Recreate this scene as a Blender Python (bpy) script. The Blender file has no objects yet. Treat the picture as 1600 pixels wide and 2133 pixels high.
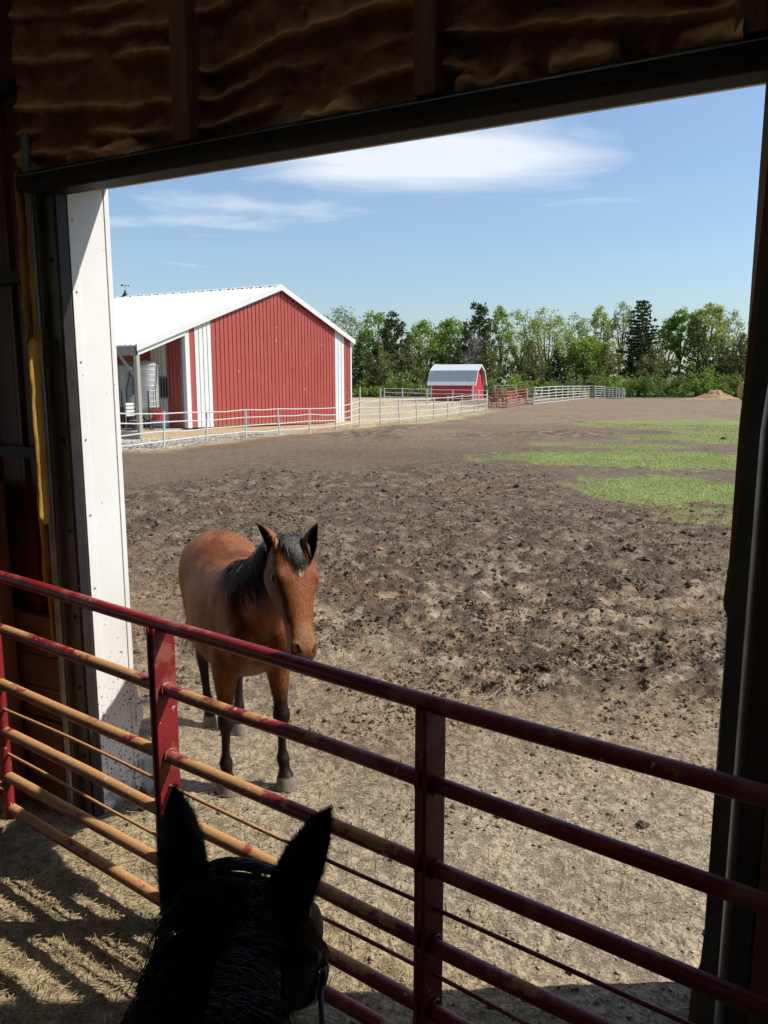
import bpy, bmesh, math, random
import numpy as np
from mathutils import Vector, Matrix
R = math.radians
rng = np.random.default_rng(7)
random.seed(7)
scene = bpy.context.scene
COL = scene.collection

# ------------------------------------------------------------------ camera
CAM_H = 2.4
PITCH = math.atan(271.5 / 1650)
cam_d = bpy.data.cameras.new('camera')
cam_d.sensor_fit = 'VERTICAL'; cam_d.sensor_height = 24.0; cam_d.sensor_width = 18.0
cam_d.lens = 1650 / 2133 * 24.0
cam_d.clip_start = 0.05; cam_d.clip_end = 6000
cam = bpy.data.objects.new('camera', cam_d); COL.objects.link(cam)
cam.location = (0, 0, CAM_H); cam.rotation_euler = (R(90) - PITCH, 0, 0)
scene.camera = cam

# ------------------------------------------------------------------ sky, sun, exposure
SUN_EL, SUN_AZ = R(47.5), R(87.5)          # azimuth clockwise from +Y
world = bpy.data.worlds.new('World'); scene.world = world; world.use_nodes = True
nt = world.node_tree; N = nt.nodes; L = nt.links
for n in list(N): N.remove(n)
def wn(t, **k):
    n = N.new(t)
    for a, b in k.items(): setattr(n, a, b)
    return n
def wmath(op, a, b=None, c=None):
    n = wn('ShaderNodeMath', operation=op)
    for i, v in enumerate((a, b, c)):
        if v is None: continue
        if isinstance(v, (int, float)): n.inputs[i].default_value = v
        else: L.new(v, n.inputs[i])
    return n.outputs[0]
sky = wn('ShaderNodeTexSky', sky_type='NISHITA')
sky.sun_disc = False; sky.sun_elevation = SUN_EL; sky.sun_rotation = SUN_AZ
sky.air_density = 1.25; sky.dust_density = 1.0; sky.ozone_density = 1.6; sky.altitude = 300
tc = wn('ShaderNodeTexCoord')
sep = wn('ShaderNodeSeparateXYZ'); L.new(tc.outputs['Generated'], sep.inputs[0])
zz = wmath('MAXIMUM', sep.outputs[2], 0.03)
px_ = wmath('DIVIDE', sep.outputs[0], zz); py_ = wmath('DIVIDE', sep.outputs[1], zz)   # cirrus sheet seen in plan
cmb = wn('ShaderNodeCombineXYZ'); L.new(px_, cmb.inputs[0]); L.new(py_, cmb.inputs[1])
mp = wn('ShaderNodeMapping'); L.new(cmb.outputs[0], mp.inputs[0])
mp.inputs['Rotation'].default_value = (0, 0, R(24)); mp.inputs['Scale'].default_value = (0.8, 1.15, 1)
warp = wn('ShaderNodeTexNoise'); warp.inputs['Scale'].default_value = 0.5; warp.inputs['Detail'].default_value = 2
L.new(mp.outputs[0], warp.inputs['Vector'])
vadd = wn('ShaderNodeVectorMath', operation='MULTIPLY_ADD'); L.new(warp.outputs['Color'], vadd.inputs[0])
vadd.inputs[1].default_value = (1.5, 1.5, 0); L.new(mp.outputs[0], vadd.inputs[2])
wisp = wn('ShaderNodeTexNoise'); wisp.inputs['Scale'].default_value = 1.1; wisp.inputs['Detail'].default_value = 7
wisp.inputs['Roughness'].default_value = 0.55; L.new(vadd.outputs[0], wisp.inputs['Vector'])
def bank(cx, cy, sx, sy, rot):
    """soft oval bank of cirrus in the plan of the cloud sheet"""
    dx = wmath('SUBTRACT', px_, cx); dy = wmath('SUBTRACT', py_, cy)
    c_, s_ = math.cos(rot), math.sin(rot)
    a = wmath('DIVIDE', wmath('ADD', wmath('MULTIPLY', dx, c_), wmath('MULTIPLY', dy, s_)), sx)
    b = wmath('DIVIDE', wmath('SUBTRACT', wmath('MULTIPLY', dy, c_), wmath('MULTIPLY', dx, s_)), sy)
    d2 = wmath('ADD', wmath('MULTIPLY', a, a), wmath('MULTIPLY', b, b))
    return wmath('EXPONENT', wmath('MULTIPLY', d2, -1.0))
b1 = bank(0.18, 3.84, 0.95, 0.58, R(5))
b2 = bank(-0.75, 4.78, 1.35, 0.36, R(8))
b3 = bank(-1.45, 5.35, 1.1, 0.30, R(6))
b4 = bank(6.0, 2.0, 3.0, 1.2, R(30)); b5 = bank(-5.0, -3.0, 3.0, 1.0, R(-20)); b6 = bank(3.0, -6.0, 3.5, 1.0, R(15))
base = wmath('MULTIPLY', wmath('SUBTRACT', wisp.outputs['Fac'], 0.5), 1.9)
body = wmath('ADD', wmath('MULTIPLY', b1, 1.36), wmath('MULTIPLY', b2, 0.46))
body = wmath('ADD', body, wmath('MULTIPLY', b3, 0.48))
for b in (b4, b5, b6): body = wmath('ADD', body, wmath('MULTIPLY', b, 0.6))
dens = wmath('MULTIPLY', wmath('MAXIMUM', wmath('ADD', wmath('ADD', base, body), -0.22), 0.0), wmath('ADD', 0.35, wisp.outputs['Fac']))
veil = wmath('MULTIPLY', wmath('ADD', 0.02, wmath('MULTIPLY', warp.outputs['Fac'], 0.12)), 0.9)     # thin high haze everywhere
dens = wmath('MINIMUM', wmath('MAXIMUM', dens, veil), 0.85)
hor = wn('ShaderNodeMapRange'); hor.inputs['From Min'].default_value = 0.02; hor.inputs['From Max'].default_value = 0.13
L.new(sep.outputs[2], hor.inputs['Value'])
dens = wmath('MULTIPLY', dens, hor.outputs[0])
cmix = wn('ShaderNodeMix', data_type='RGBA'); L.new(dens, cmix.inputs['Factor'])
SKYMUL = (0.85, 0.985, 1.15)
tint = wn('ShaderNodeMix', data_type='RGBA', blend_type='MULTIPLY'); tint.inputs['Factor'].default_value = 1.0
L.new(sky.outputs[0], tint.inputs[6]); tint.inputs[7].default_value = (*SKYMUL, 1)
L.new(tint.outputs[2], cmix.inputs[6]); cmix.inputs[7].default_value = (7.9, 8.2, 8.6, 1)
bg = wn('ShaderNodeBackground'); L.new(cmix.outputs[2], bg.inputs[0]); bg.inputs[1].default_value = 0.096
wo = wn('ShaderNodeOutputWorld'); L.new(bg.outputs[0], wo.inputs[0])

sun_d = bpy.data.lights.new('sun', 'SUN'); sun_d.energy = 4.2; sun_d.angle = R(0.53); sun_d.color = (1.0, 0.955, 0.88)
sun = bpy.data.objects.new('sun', sun_d); COL.objects.link(sun)
sdir = Vector((math.cos(SUN_EL) * math.sin(SUN_AZ), math.cos(SUN_EL) * math.cos(SUN_AZ), math.sin(SUN_EL)))
sun.rotation_euler = sdir.to_track_quat('Z', 'Y').to_euler(); sun.location = sdir * 60

scene.view_settings.view_transform = 'Standard'; scene.view_settings.look = 'None'
scene.view_settings.exposure = 0.36; scene.view_settings.gamma = 1.0; scene.view_settings.use_curve_mapping = False
scene.render.engine = 'CYCLES'
scene.cycles.use_denoising = True
scene.cycles.use_adaptive_sampling = True; scene.cycles.adaptive_threshold = 0.025
scene.cycles.max_bounces = 6; scene.cycles.diffuse_bounces = 4; scene.cycles.sample_clamp_indirect = 6
scene.cycles.caustics_reflective = False; scene.cycles.caustics_refractive = False

# ------------------------------------------------------------------ survey helpers (photograph -> metres on the ground)
FP = 1650.0; CT, ST = math.cos(PITCH), math.sin(PITCH)
def ray(px, py):
    X = (px - 800) / FP; yd = (py - 1066.5) / FP
    return np.array([X, CT - yd * ST, -ST - yd * CT])
def G(px, py, z=0.0):
    r = ray(px, py); t = (z - CAM_H) / r[2]
    return np.array([r[0] * t, r[1] * t, z])
def AT(px, py, Y):
    r = ray(px, py); t = Y / r[1]
    return np.array([r[0] * t, Y, CAM_H + r[2] * t])

# ------------------------------------------------------------------ value noise
def _hash(ix, iy, seed):
    h = (ix.astype(np.int64) * 374761393 + iy.astype(np.int64) * 668265263 + seed * 974634777) & 0xffffffff
    h = ((h ^ (h >> 13)) * 1274126177) & 0xffffffff
    return ((h ^ (h >> 16)) & 0xffff) / 65535.0
def vnoise(x, y, seed=0):
    x = np.asarray(x, float); y = np.asarray(y, float)
    ix = np.floor(x); iy = np.floor(y); fx = x - ix; fy = y - iy
    fx = fx * fx * (3 - 2 * fx); fy = fy * fy * (3 - 2 * fy)
    a = _hash(ix, iy, seed); b = _hash(ix + 1, iy, seed); c = _hash(ix, iy + 1, seed); d = _hash(ix + 1, iy + 1, seed)
    return (a + (b - a) * fx) * (1 - fy) + (c + (d - c) * fx) * fy
def fbm(x, y, oct=4, seed=0, gain=0.5):
    v = 0; a = 1; t = 0
    x = np.asarray(x, float); y = np.asarray(y, float)
    for i in range(oct):
        v = v + a * vnoise(x, y, seed + i * 13); t += a; a *= gain; x = x * 2.03 + 5.1; y = y * 2.03 + 1.7
    return v / t
def sstep(a, b, x):
    t = np.clip((np.asarray(x, float) - a) / (b - a), 0, 1); return t * t * (3 - 2 * t)

# ------------------------------------------------------------------ objects and mesh helpers
def tag(o, label=None, cat=None, group=None, kind=None):
    if label: o['label'] = label
    if cat: o['category'] = cat
    if group: o['group'] = group
    if kind: o['kind'] = kind
    return o
def empty(name, loc=(0, 0, 0), rz=0.0):
    o = bpy.data.objects.new(name, None); COL.objects.link(o)
    o.location = loc; o.rotation_euler = (0, 0, rz); o.empty_display_size = 0.2
    return o
def link(name, me, parent=None, loc=None):
    o = bpy.data.objects.new(name, me); COL.objects.link(o)
    if parent is not None: o.parent = parent
    if loc is not None: o.location = loc
    return o
def arr_mesh(name, v, f, mat=None, smooth=False, col=None, colname='tint'):
    v = np.asarray(v, np.float32); f = np.asarray(f, np.int32)
    k = f.shape[1]
    me = bpy.data.meshes.new(name)
    me.vertices.add(len(v)); me.vertices.foreach_set('co', v.ravel())
    me.loops.add(f.size); me.loops.foreach_set('vertex_index', f.ravel())
    me.polygons.add(len(f)); me.polygons.foreach_set('loop_start', np.arange(0, f.size, k, dtype=np.int32))
    me.polygons.foreach_set('loop_total', np.full(len(f), k, np.int32))
    if smooth: me.polygons.foreach_set('use_smooth', np.ones(len(f), bool))
    me.update(calc_edges=True)
    if col is not None:
        a = me.color_attributes.new(colname, 'FLOAT_COLOR', 'POINT')
        c4 = np.ones((len(v), 4), np.float32); c4[:, :3] = col; a.data.foreach_set('color', c4.ravel())
    if mat: me.materials.append(mat)
    return me
class MB:
    """collects faces, then becomes ONE mesh object"""
    def __init__(s): s.v = []; s.f = []
    def add(s, v, f):
        o = len(s.v); s.v += [tuple(map(float, p)) for p in v]; s.f += [tuple(i + o for i in q) for q in f]; return s
    def hexa(s, p):          # 8 points: bottom ring 0-3, top ring 4-7
        return s.add(p, [(3, 2, 1, 0), (4, 5, 6, 7), (0, 1, 5, 4), (1, 2, 6, 5), (2, 3, 7, 6), (3, 0, 4, 7)])
    def box(s, x0, x1, y0, y1, z0, z1):
        return s.hexa([(x0, y0, z0), (x1, y0, z0), (x1, y1, z0), (x0, y1, z0), (x0, y0, z1), (x1, y0, z1), (x1, y1, z1), (x0, y1, z1)])
    def tube(s, pts, rad, n=10, caps=True):
        pts = [Vector(p) for p in pts]
        if isinstance(rad, (int, float)): rad = [rad] * len(pts)
        rings = []; ref = None
        for i, p in enumerate(pts):
            t = (pts[min(i + 1, len(pts) - 1)] - pts[max(i - 1, 0)])
            if t.length < 1e-9: t = Vector((0, 0, 1))
            t.normalize()
            if ref is None:
                ref = Vector((0, 0, 1)) if abs(t.z) < 0.9 else Vector((1, 0, 0))
            a = (ref - t * ref.dot(t)).normalized(); b = t.cross(a); ref = a
            rings.append([p + (a * math.cos(k * 2 * math.pi / n) + b * math.sin(k * 2 * math.pi / n)) * rad[i] for k in range(n)])
        v = [q for r in rings for q in r]; f = []
        for i in range(len(rings) - 1):
            for k in range(n):
                f.append((i * n + k, i * n + (k + 1) % n, (i + 1) * n + (k + 1) % n, (i + 1) * n + k))
        if caps: f.append(tuple(range(n))[::-1]); f.append(tuple((len(rings) - 1) * n + k for k in range(n)))
        return s.add(v, f)
    def lathe(s, prof, n=24, c=(0, 0, 0)):
        v = [(c[0] + r * math.cos(2 * math.pi * k / n), c[1] + r * math.sin(2 * math.pi * k / n), c[2] + z) for r, z in prof for k in range(n)]
        f = [(i * n + k, i * n + (k + 1) % n, (i + 1) * n + (k + 1) % n, (i + 1) * n + k) for i in range(len(prof) - 1) for k in range(n)]
        return s.add(v, f)
    def prism(s, poly, axis_pts):
        """poly: list of (a,b); axis_pts: function (a,b,end)->xyz for end 0 and 1"""
        n = len(poly)
        v = [axis_pts(a, b, 0) for a, b in poly] + [axis_pts(a, b, 1) for a, b in poly]
        f = [tuple(range(n))[::-1], tuple(range(n, 2 * n))] + [(k, (k + 1) % n, n + (k + 1) % n, n + k) for k in range(n)]
        return s.add(v, f)
    def mesh(s, name, mat=None, smooth=False, bevel=0.0, auto=None):
        me = bpy.data.meshes.new(name); me.from_pydata(s.v, [], s.f)
        bm = bmesh.new(); bm.from_mesh(me); bmesh.ops.recalc_face_normals(bm, faces=bm.faces)
        if bevel: bmesh.ops.bevel(bm, geom=bm.edges[:], offset=bevel, segments=2, profile=0.6, affect='EDGES')
        if smooth:
            for f in bm.faces: f.smooth = True
        if auto is not None:
            for e in bm.edges:
                if len(e.link_faces) == 2 and e.calc_face_angle(0) > R(auto): e.smooth = False
        bm.to_mesh(me); bm.free()
        if mat: me.materials.append(mat)
        return me
    def build(s, name, mat=None, parent=None, smooth=False, bevel=0.0, auto=None):
        return link(name, s.mesh(name, mat, smooth, bevel, auto), parent)
def copy_tree(o, parent=None):
    c = o.copy(); COL.objects.link(c); c.parent = parent
    for ch in list(o.children): copy_tree(ch, c)
    return c

# ------------------------------------------------------------------ materials
class Mt:
    def __init__(s, name, rough=0.6, metal=0.0, spec=0.4):
        s.m = bpy.data.materials.new(name); s.m.use_nodes = True; s.nt = s.m.node_tree
        s.b = s.nt.nodes['Principled BSDF']; s.b.inputs['Roughness'].default_value = rough
        s.b.inputs['Metallic'].default_value = metal; s.b.inputs['Specular IOR Level'].default_value = spec
    def n(s, t, **k):
        n = s.nt.nodes.new(t)
        for a, b in k.items(): setattr(n, a, b)
        return n
    def l(s, a, b): s.nt.links.new(a, b)
    def coord(s, scale=(1, 1, 1), which='Object', rot=(0, 0, 0)):
        if which == 'World':
            g = s.n('ShaderNodeNewGeometry'); o = g.outputs['Position']
        else:
            g = s.n('ShaderNodeTexCoord'); o = g.outputs[which]
        m = s.n('ShaderNodeMapping'); m.inputs['Scale'].default_value = scale; m.inputs['Rotation'].default_value = rot
        s.l(o, m.inputs[0]); return m.outputs[0]
    def noise(s, vec, scale, detail=4, rough=0.55, out='Fac'):
        n = s.n('ShaderNodeTexNoise'); n.inputs['Scale'].default_value = scale; n.inputs['Detail'].default_value = detail
        n.inputs['Roughness'].default_value = rough; s.l(vec, n.inputs['Vector']); return n.outputs[out]
    def ramp(s, fac, stops):
        r = s.n('ShaderNodeValToRGB'); e = r.color_ramp.elements
        while len(e) < len(stops): e.new(0.5)
        for el, (p, c) in zip(e, stops):
            el.position = p; el.color = (*c, 1) if len(c) == 3 else c
        s.l(fac, r.inputs[0]); return r.outputs[0]
    def mr(s, v, a, b, c=0.0, d=1.0):
        r = s.n('ShaderNodeMapRange'); r.interpolation_type = 'SMOOTHSTEP'
        for k, x in zip(('From Min', 'From Max', 'To Min', 'To Max'), (a, b, c, d)): r.inputs[k].default_value = x
        s.l(v, r.inputs['Value']); return r.outputs[0]
    def mix(s, fac, a, b, mode='MIX'):
        m = s.n('ShaderNodeMix', data_type='RGBA', blend_type=mode)
        for sock, v in ((m.inputs['Factor'], fac), (m.inputs[6], a), (m.inputs[7], b)):
            if isinstance(v, (int, float)): sock.default_value = v
            elif isinstance(v, tuple): sock.default_value = (*v, 1) if len(v) == 3 else v
            else: s.l(v, sock)
        return m.outputs[2]
    def math(s, op, a, b=None):
        n = s.n('ShaderNodeMath', operation=op)
        for i, v in enumerate((a, b)):
            if v is None: continue
            if isinstance(v, (int, float)): n.inputs[i].default_value = v
            else: s.l(v, n.inputs[i])
        return n.outputs[0]
    def attr(s, name):
        a = s.n('ShaderNodeAttribute'); a.attribute_name = name; return a.outputs['Color']
    def base(s, c):
        if isinstance(c, tuple): s.b.inputs['Base Color'].default_value = (*c, 1)
        else: s.l(c, s.b.inputs['Base Color'])
    def rough(s, v): s.l(v, s.b.inputs['Roughness'])
    def bump(s, h, strength=0.3, dist=0.01):
        b = s.n('ShaderNodeBump'); b.inputs['Strength'].default_value = strength; b.inputs['Distance'].default_value = dist
        if s.b.inputs['Normal'].links: s.l(s.b.inputs['Normal'].links[0].from_socket, b.inputs['Normal'])
        s.l(h, b.inputs['Height']); s.l(b.outputs[0], s.b.inputs['Normal'])
M = {}
def simple(name, c1, c2, scale=6, rough=0.6, metal=0.0, bump=0.15, bd=0.004, detail=5, stretch=(1, 1, 1), which='Object', spec=0.4):
    m = Mt(name, rough, metal, spec); v = m.coord(stretch, which); f = m.noise(v, scale, detail, 0.6)
    m.base(m.ramp(f, [(0.3, c1), (0.7, c2)]))
    if bump: m.bump(m.noise(v, scale * 5, 4), bump, bd)
    M[name] = m.m; return m
simple('white_metal', (0.64, 0.64, 0.62), (0.72, 0.72, 0.70), 1.5, 0.38, 0, 0.05)
simple('galvanised', (0.26, 0.27, 0.28), (0.42, 0.43, 0.44), 9, 0.42, 0.75, 0.1)
simple('shed_steel', (0.42, 0.46, 0.48), (0.52, 0.55, 0.57), 4, 0.5, 0.1, 0)
simple('dark_steel', (0.014, 0.012, 0.012), (0.034, 0.027, 0.026), 14, 0.55, 0.3, 0.25)
simple('zinc_jamb', (0.10, 0.105, 0.09), (0.20, 0.20, 0.17), 8, 0.5, 0.35, 0.2, stretch=(1, 1, .25))
simple('grey_trim', (0.22, 0.22, 0.21), (0.30, 0.30, 0.29), 4, 0.5, 0.1)
simple('timber', (0.36, 0.25, 0.14), (0.52, 0.39, 0.24), 5, 0.75, 0, 0.4, 0.004, stretch=(6, 6, .5))
simple('post_wood', (0.17, 0.085, 0.055), (0.27, 0.14, 0.09), 5, 0.8, 0, 0.6, 0.006, stretch=(6, 6, .5))
simple('kick_wood', (0.16, 0.085, 0.05), (0.26, 0.14, 0.08), 6, 0.8, 0, 0.5, 0.004, stretch=(.6, 6, 6))
simple('grey_wood', (0.30, 0.27, 0.22), (0.44, 0.40, 0.34), 5, 0.8, 0, 0.4, 0.004, stretch=(6, 6, .5))
simple('liner_red', (0.085, 0.022, 0.018), (0.13, 0.034, 0.028), 3, 0.5, 0, 0.1)
simple('concrete', (0.36, 0.31, 0.23), (0.50, 0.44, 0.33), 4, 0.85, 0, 0.3)
simple('dark_void', (0.012, 0.012, 0.013), (0.03, 0.028, 0.028), 4, 0.7)
simple('fence_white', (0.52, 0.52, 0.49), (0.66, 0.66, 0.62), 5, 0.45, 0, 0.1)
simple('panel_red', (0.42, 0.10, 0.075), (0.54, 0.18, 0.14), 5, 0.55, 0, 0.1)
simple('bucket_red', (0.42, 0.03, 0.03), (0.5, 0.05, 0.04), 5, 0.4)
simple('hay', (0.45, 0.30, 0.10), (0.62, 0.44, 0.18), 12, 0.9, 0, 0.8, 0.05)
simple('black_iron', (0.010, 0.010, 0.010), (0.025, 0.025, 0.025), 8, 0.45, 0.5)
simple('straw', (0.34, 0.26, 0.13), (0.55, 0.44, 0.25), 3, 0.7, 0, 0, which='World')
simple('stable_roof', (0.14, 0.11, 0.09), (0.22, 0.18, 0.15), 3, 0.8)
simple('stone', (0.22, 0.19, 0.15), (0.40, 0.35, 0.28), 8, 0.85, 0, 0.5, 0.01)
simple('leather', (0.035, 0.02, 0.012), (0.10, 0.06, 0.035), 30, 0.5, 0, 0.2, 0.001)
simple('steel_bit', (0.5, 0.5, 0.5), (0.6, 0.6, 0.6), 30, 0.25, 1.0, 0)
simple('hair_black', (0.008, 0.006, 0.005), (0.030, 0.020, 0.014), 40, 0.42, 0, 0, spec=0.5)
simple('hair_dark', (0.014, 0.009, 0.007), (0.042, 0.026, 0.018), 40, 0.5, 0, 0)
simple('eye', (0.004, 0.003, 0.003), (0.010, 0.007, 0.005), 40, 0.08, 0, 0, spec=0.6)

def barn_red(name, a, b):
    m = Mt(name, 0.5); v = m.coord((1, 1, 1), 'World')
    f = m.noise(v, 0.9, 4); c = m.ramp(f, [(0.3, a), (0.7, b)])
    st = m.noise(m.coord((7, 7, 0.35), 'World'), 1.0, 3)
    c = m.mix(m.math('MULTIPLY', m.mr(st, 0.5, 0.85), 0.35), c, (0.36, 0.15, 0.12))
    ch = m.noise(m.coord((1, 1, .6), 'World'), 5.5, 2)
    c = m.mix(m.mr(ch, 0.735, 0.755), c, (0.62, 0.45, 0.42))
    spz = m.n('ShaderNodeSeparateXYZ'); m.l(v, spz.inputs[0]); mud_ = m.math('ADD', m.mr(spz.outputs[2], 1.1, 0.1, 0.0, 0.45), m.math('MULTIPLY', m.math('SUBTRACT', m.noise(v, 6, 4), 0.5), 0.7))
    c = m.mix(m.mr(mud_, 0.22, 0.6, 0.0, 0.7), c, (0.30, 0.19, 0.13))
    m.base(c); M[name] = m.m
barn_red('barn_red', (0.34, 0.062, 0.050), (0.40, 0.078, 0.063))
barn_red('shed_red', (0.46, 0.030, 0.040), (0.54, 0.040, 0.05))

# painted, rusting, dust-covered gate pipe
m = Mt('gate_paint', 0.42); v = m.coord((1, 1, 1), 'World')
f = m.noise(v, 5, 5, 0.62)
paint = m.ramp(m.noise(v, 2.2, 3), [(0.3, (0.17, 0.013, 0.018)), (0.7, (0.31, 0.024, 0.029))])
c = m.mix(m.mr(f, 0.52, 0.60), paint, (0.30, 0.085, 0.065))            # scuffed pink-brown
geo = m.n('ShaderNodeNewGeometry'); sp = m.n('ShaderNodeSeparateXYZ'); m.l(geo.outputs['Normal'], sp.inputs[0])
spp = m.n('ShaderNodeSeparateXYZ'); m.l(geo.outputs['Position'], spp.inputs[0])
f2 = m.noise(v, 3.1, 6, 0.7)
dustz = m.mr(sp.outputs[2], -0.25, 0.55)                                # dust lies on top of the pipes
low = m.mr(spp.outputs[2], 1.5, 0.95)                                   # rubbed off the top pipe
west = m.mr(spp.outputs[0], 0.3, -0.9, 0.35, 1.0)
amt = m.math('MULTIPLY', m.math('MULTIPLY', dustz, low), west)
amt = m.mr(m.math('ADD', amt, m.math('MULTIPLY', m.math('SUBTRACT', f2, 0.5), 3.2)), 0.52, 0.72)
gr = m.noise(v, 160, 2)
dustc = m.ramp(gr, [(0.3, (0.40, 0.185, 0.062)), (0.7, (0.57, 0.31, 0.125))])
c = m.mix(amt, c, dustc)
chip = m.mr(m.noise(v, 22, 3), 0.69, 0.72)
c = m.mix(chip, c, (0.50, 0.45, 0.42)); m.base(c)
m.rough(m.mr(amt, 0, 1, 0.38, 0.9)); m.bump(m.noise(v, 90, 4), 0.35, 0.003); m.bump(gr, 0.3, 0.002); M['gate_paint'] = m.m

# spray foam
m = Mt('spray_foam', 0.75, spec=0.25); v = m.coord((1, 1, 1), 'World')
f = m.noise(v, 3, 6, 0.65)
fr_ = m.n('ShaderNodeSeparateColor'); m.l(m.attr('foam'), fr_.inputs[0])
m.base(m.ramp(m.math('ADD', m.math('MULTIPLY', f, 0.5), m.math('MULTIPLY', fr_.outputs[0], 0.62)), [(0.22, (0.13, 0.052, 0.028)), (0.42, (0.32, 0.145, 0.068)), (0.80, (0.85, 0.52, 0.25))]))  # relief shading put into the colour: lips go lighter, hollows darker
m.bump(m.noise(v, 12, 6, 0.65), 0.6, 0.03); m.bump(m.noise(v, 60, 4), 0.4, 0.006); M['spray_foam'] = m.m
m = Mt('foam_strip', 0.7, spec=0.25); v = m.coord((1, 1, .6), 'World')
f = m.noise(v, 7, 6, 0.65)
m.base(m.ramp(f, [(0.3, (0.42, 0.20, 0.035)), (0.65, (0.62, 0.36, 0.08))]))
m.bump(m.noise(v, 40, 5, 0.65), 0.6, 0.008); M['foam_strip'] = m.m
# white jamb flashing, mud-spattered near the ground
m = Mt('white_flashing', 0.42); v = m.coord((1, 1, 1), 'World')
sp = m.n('ShaderNodeSeparateXYZ'); m.l(v, sp.inputs[0])
c = m.ramp(m.noise(v, 2, 3), [(0.3, (0.74, 0.73, 0.70)), (0.7, (0.82, 0.81, 0.79))])
lowf = m.mr(sp.outputs[2], 1.5, 0.05)
spl = m.noise(v, 58, 2, 0.5)
c = m.mix(m.mr(m.math('ADD', spl, m.math('MULTIPLY', lowf, 0.16)), 0.74, 0.77), c, (0.10, 0.085, 0.07))
c = m.mix(m.mr(m.math('ADD', m.noise(v, 9, 5), m.math('MULTIPLY', m.mr(sp.outputs[2], 0.45, 0.0), 0.42)), 0.74, 1.0), c, (0.26, 0.22, 0.17))
m.base(c); m.bump(m.noise(v, 3, 2), 0.15, 0.01); M['white_flashing'] = m.m
# feed bin
m = Mt('bin_steel', 0.4, 0.55); v = m.coord((1, 1, 1))
m.base(m.ramp(m.noise(v, 4, 4), [(0.3, (0.48, 0.48, 0.46)), (0.7, (0.62, 0.62, 0.60))])); M['bin_steel'] = m.m
m = simple('bin_dull', (0.28, 0.29, 0.29), (0.40, 0.41, 0.41), 4, 0.5, 0.4)
# leaves and bark
def leaf(name, a, b, tr=0.55):
    a = tuple(q * 1.14 for q in a); b = tuple(q * 1.14 for q in b)
    m = Mt(name, 0.55, spec=0.25); at = m.attr('tint'); sp = m.n('ShaderNodeSeparateColor'); m.l(at, sp.inputs[0])
    c = m.ramp(sp.outputs[0], [(0.0, a), (1.0, b)]); m.base(c)
    t = m.n('ShaderNodeBsdfTranslucent'); m.l(c, t.inputs[0]); mx = m.n('ShaderNodeMixShader'); mx.inputs[0].default_value = tr
    m.l(m.b.outputs[0], mx.inputs[1]); m.l(t.outputs[0], mx.inputs[2])
    m.l(mx.outputs[0], m.nt.nodes['Material Output'].inputs[0]); M[name] = m.m
leaf('leaf_bright', (0.165, 0.24, 0.035), (0.29, 0.39, 0.07))
leaf('leaf_yellow', (0.22, 0.26, 0.05), (0.37, 0.41, 0.10))
leaf('leaf_pale', (0.21, 0.24, 0.09), (0.34, 0.37, 0.16))
leaf('leaf_dark', (0.045, 0.062, 0.022), (0.105, 0.13, 0.042), 0.28)
leaf('leaf_cedar', (0.095, 0.108, 0.034), (0.20, 0.205, 0.066), 0.35)
leaf('leaf_shrub', (0.12, 0.17, 0.035), (0.24, 0.30, 0.075), 0.3)
leaf('leaf_bare', (0.16, 0.13, 0.10), (0.26, 0.22, 0.18), 0.1)
leaf('grass_blade', (0.17, 0.22, 0.045), (0.28, 0.33, 0.085), 0.35)
simple('bark', (0.05, 0.04, 0.032), (0.11, 0.09, 0.07), 3, 0.9, 0, 0)
simple('bark_pale', (0.22, 0.19, 0.16), (0.36, 0.32, 0.28), 3, 0.9, 0, 0)
# coats
def coat(name, mul=1.0, gloss=0.42, spec=0.45):
    m = Mt(name, gloss, spec=spec); c = m.attr('coat'); v = m.coord((1, 1, 1))
    w = m.noise(m.coord((1, 1, .35)), 5, 4); c2 = m.mix(m.mr(w, 0.35, 0.75), c, m.mix(1.0, c, (1.45, 1.40, 1.35), 'MULTIPLY'))
    h = m.noise(m.coord((1, 1, .25)), 95, 4, 0.7)
    c2 = m.mix(m.mr(h, 0.35, 0.65, 0.0, 0.75), c2, m.mix(1.0, c2, (0.55, 0.50, 0.47), 'MULTIPLY'))
    m.base(c2); m.bump(h, 0.55, 0.004); m.bump(m.noise(v, 14, 4), 0.35, 0.014)
    M[name] = m.m
coat('coat_bay', gloss=0.45, spec=0.13); coat('coat_black', gloss=0.45, spec=0.13)
m = Mt('fill_light_sheet', 0.6); m.base((0.75, 0.75, 0.70)); t_ = m.n('ShaderNodeBsdfTranslucent'); t_.inputs[0].default_value = (0.85, 0.84, 0.78, 1); mx_ = m.n('ShaderNodeMixShader'); mx_.inputs[0].default_value = 0.75
m.l(m.b.outputs[0], mx_.inputs[1]); m.l(t_.outputs[0], mx_.inputs[2]); m.l(mx_.outputs[0], m.nt.nodes['Material Output'].inputs[0]); M['fill_light_sheet'] = m.m  # translucent sheet for the added fill light in the roof
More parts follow.
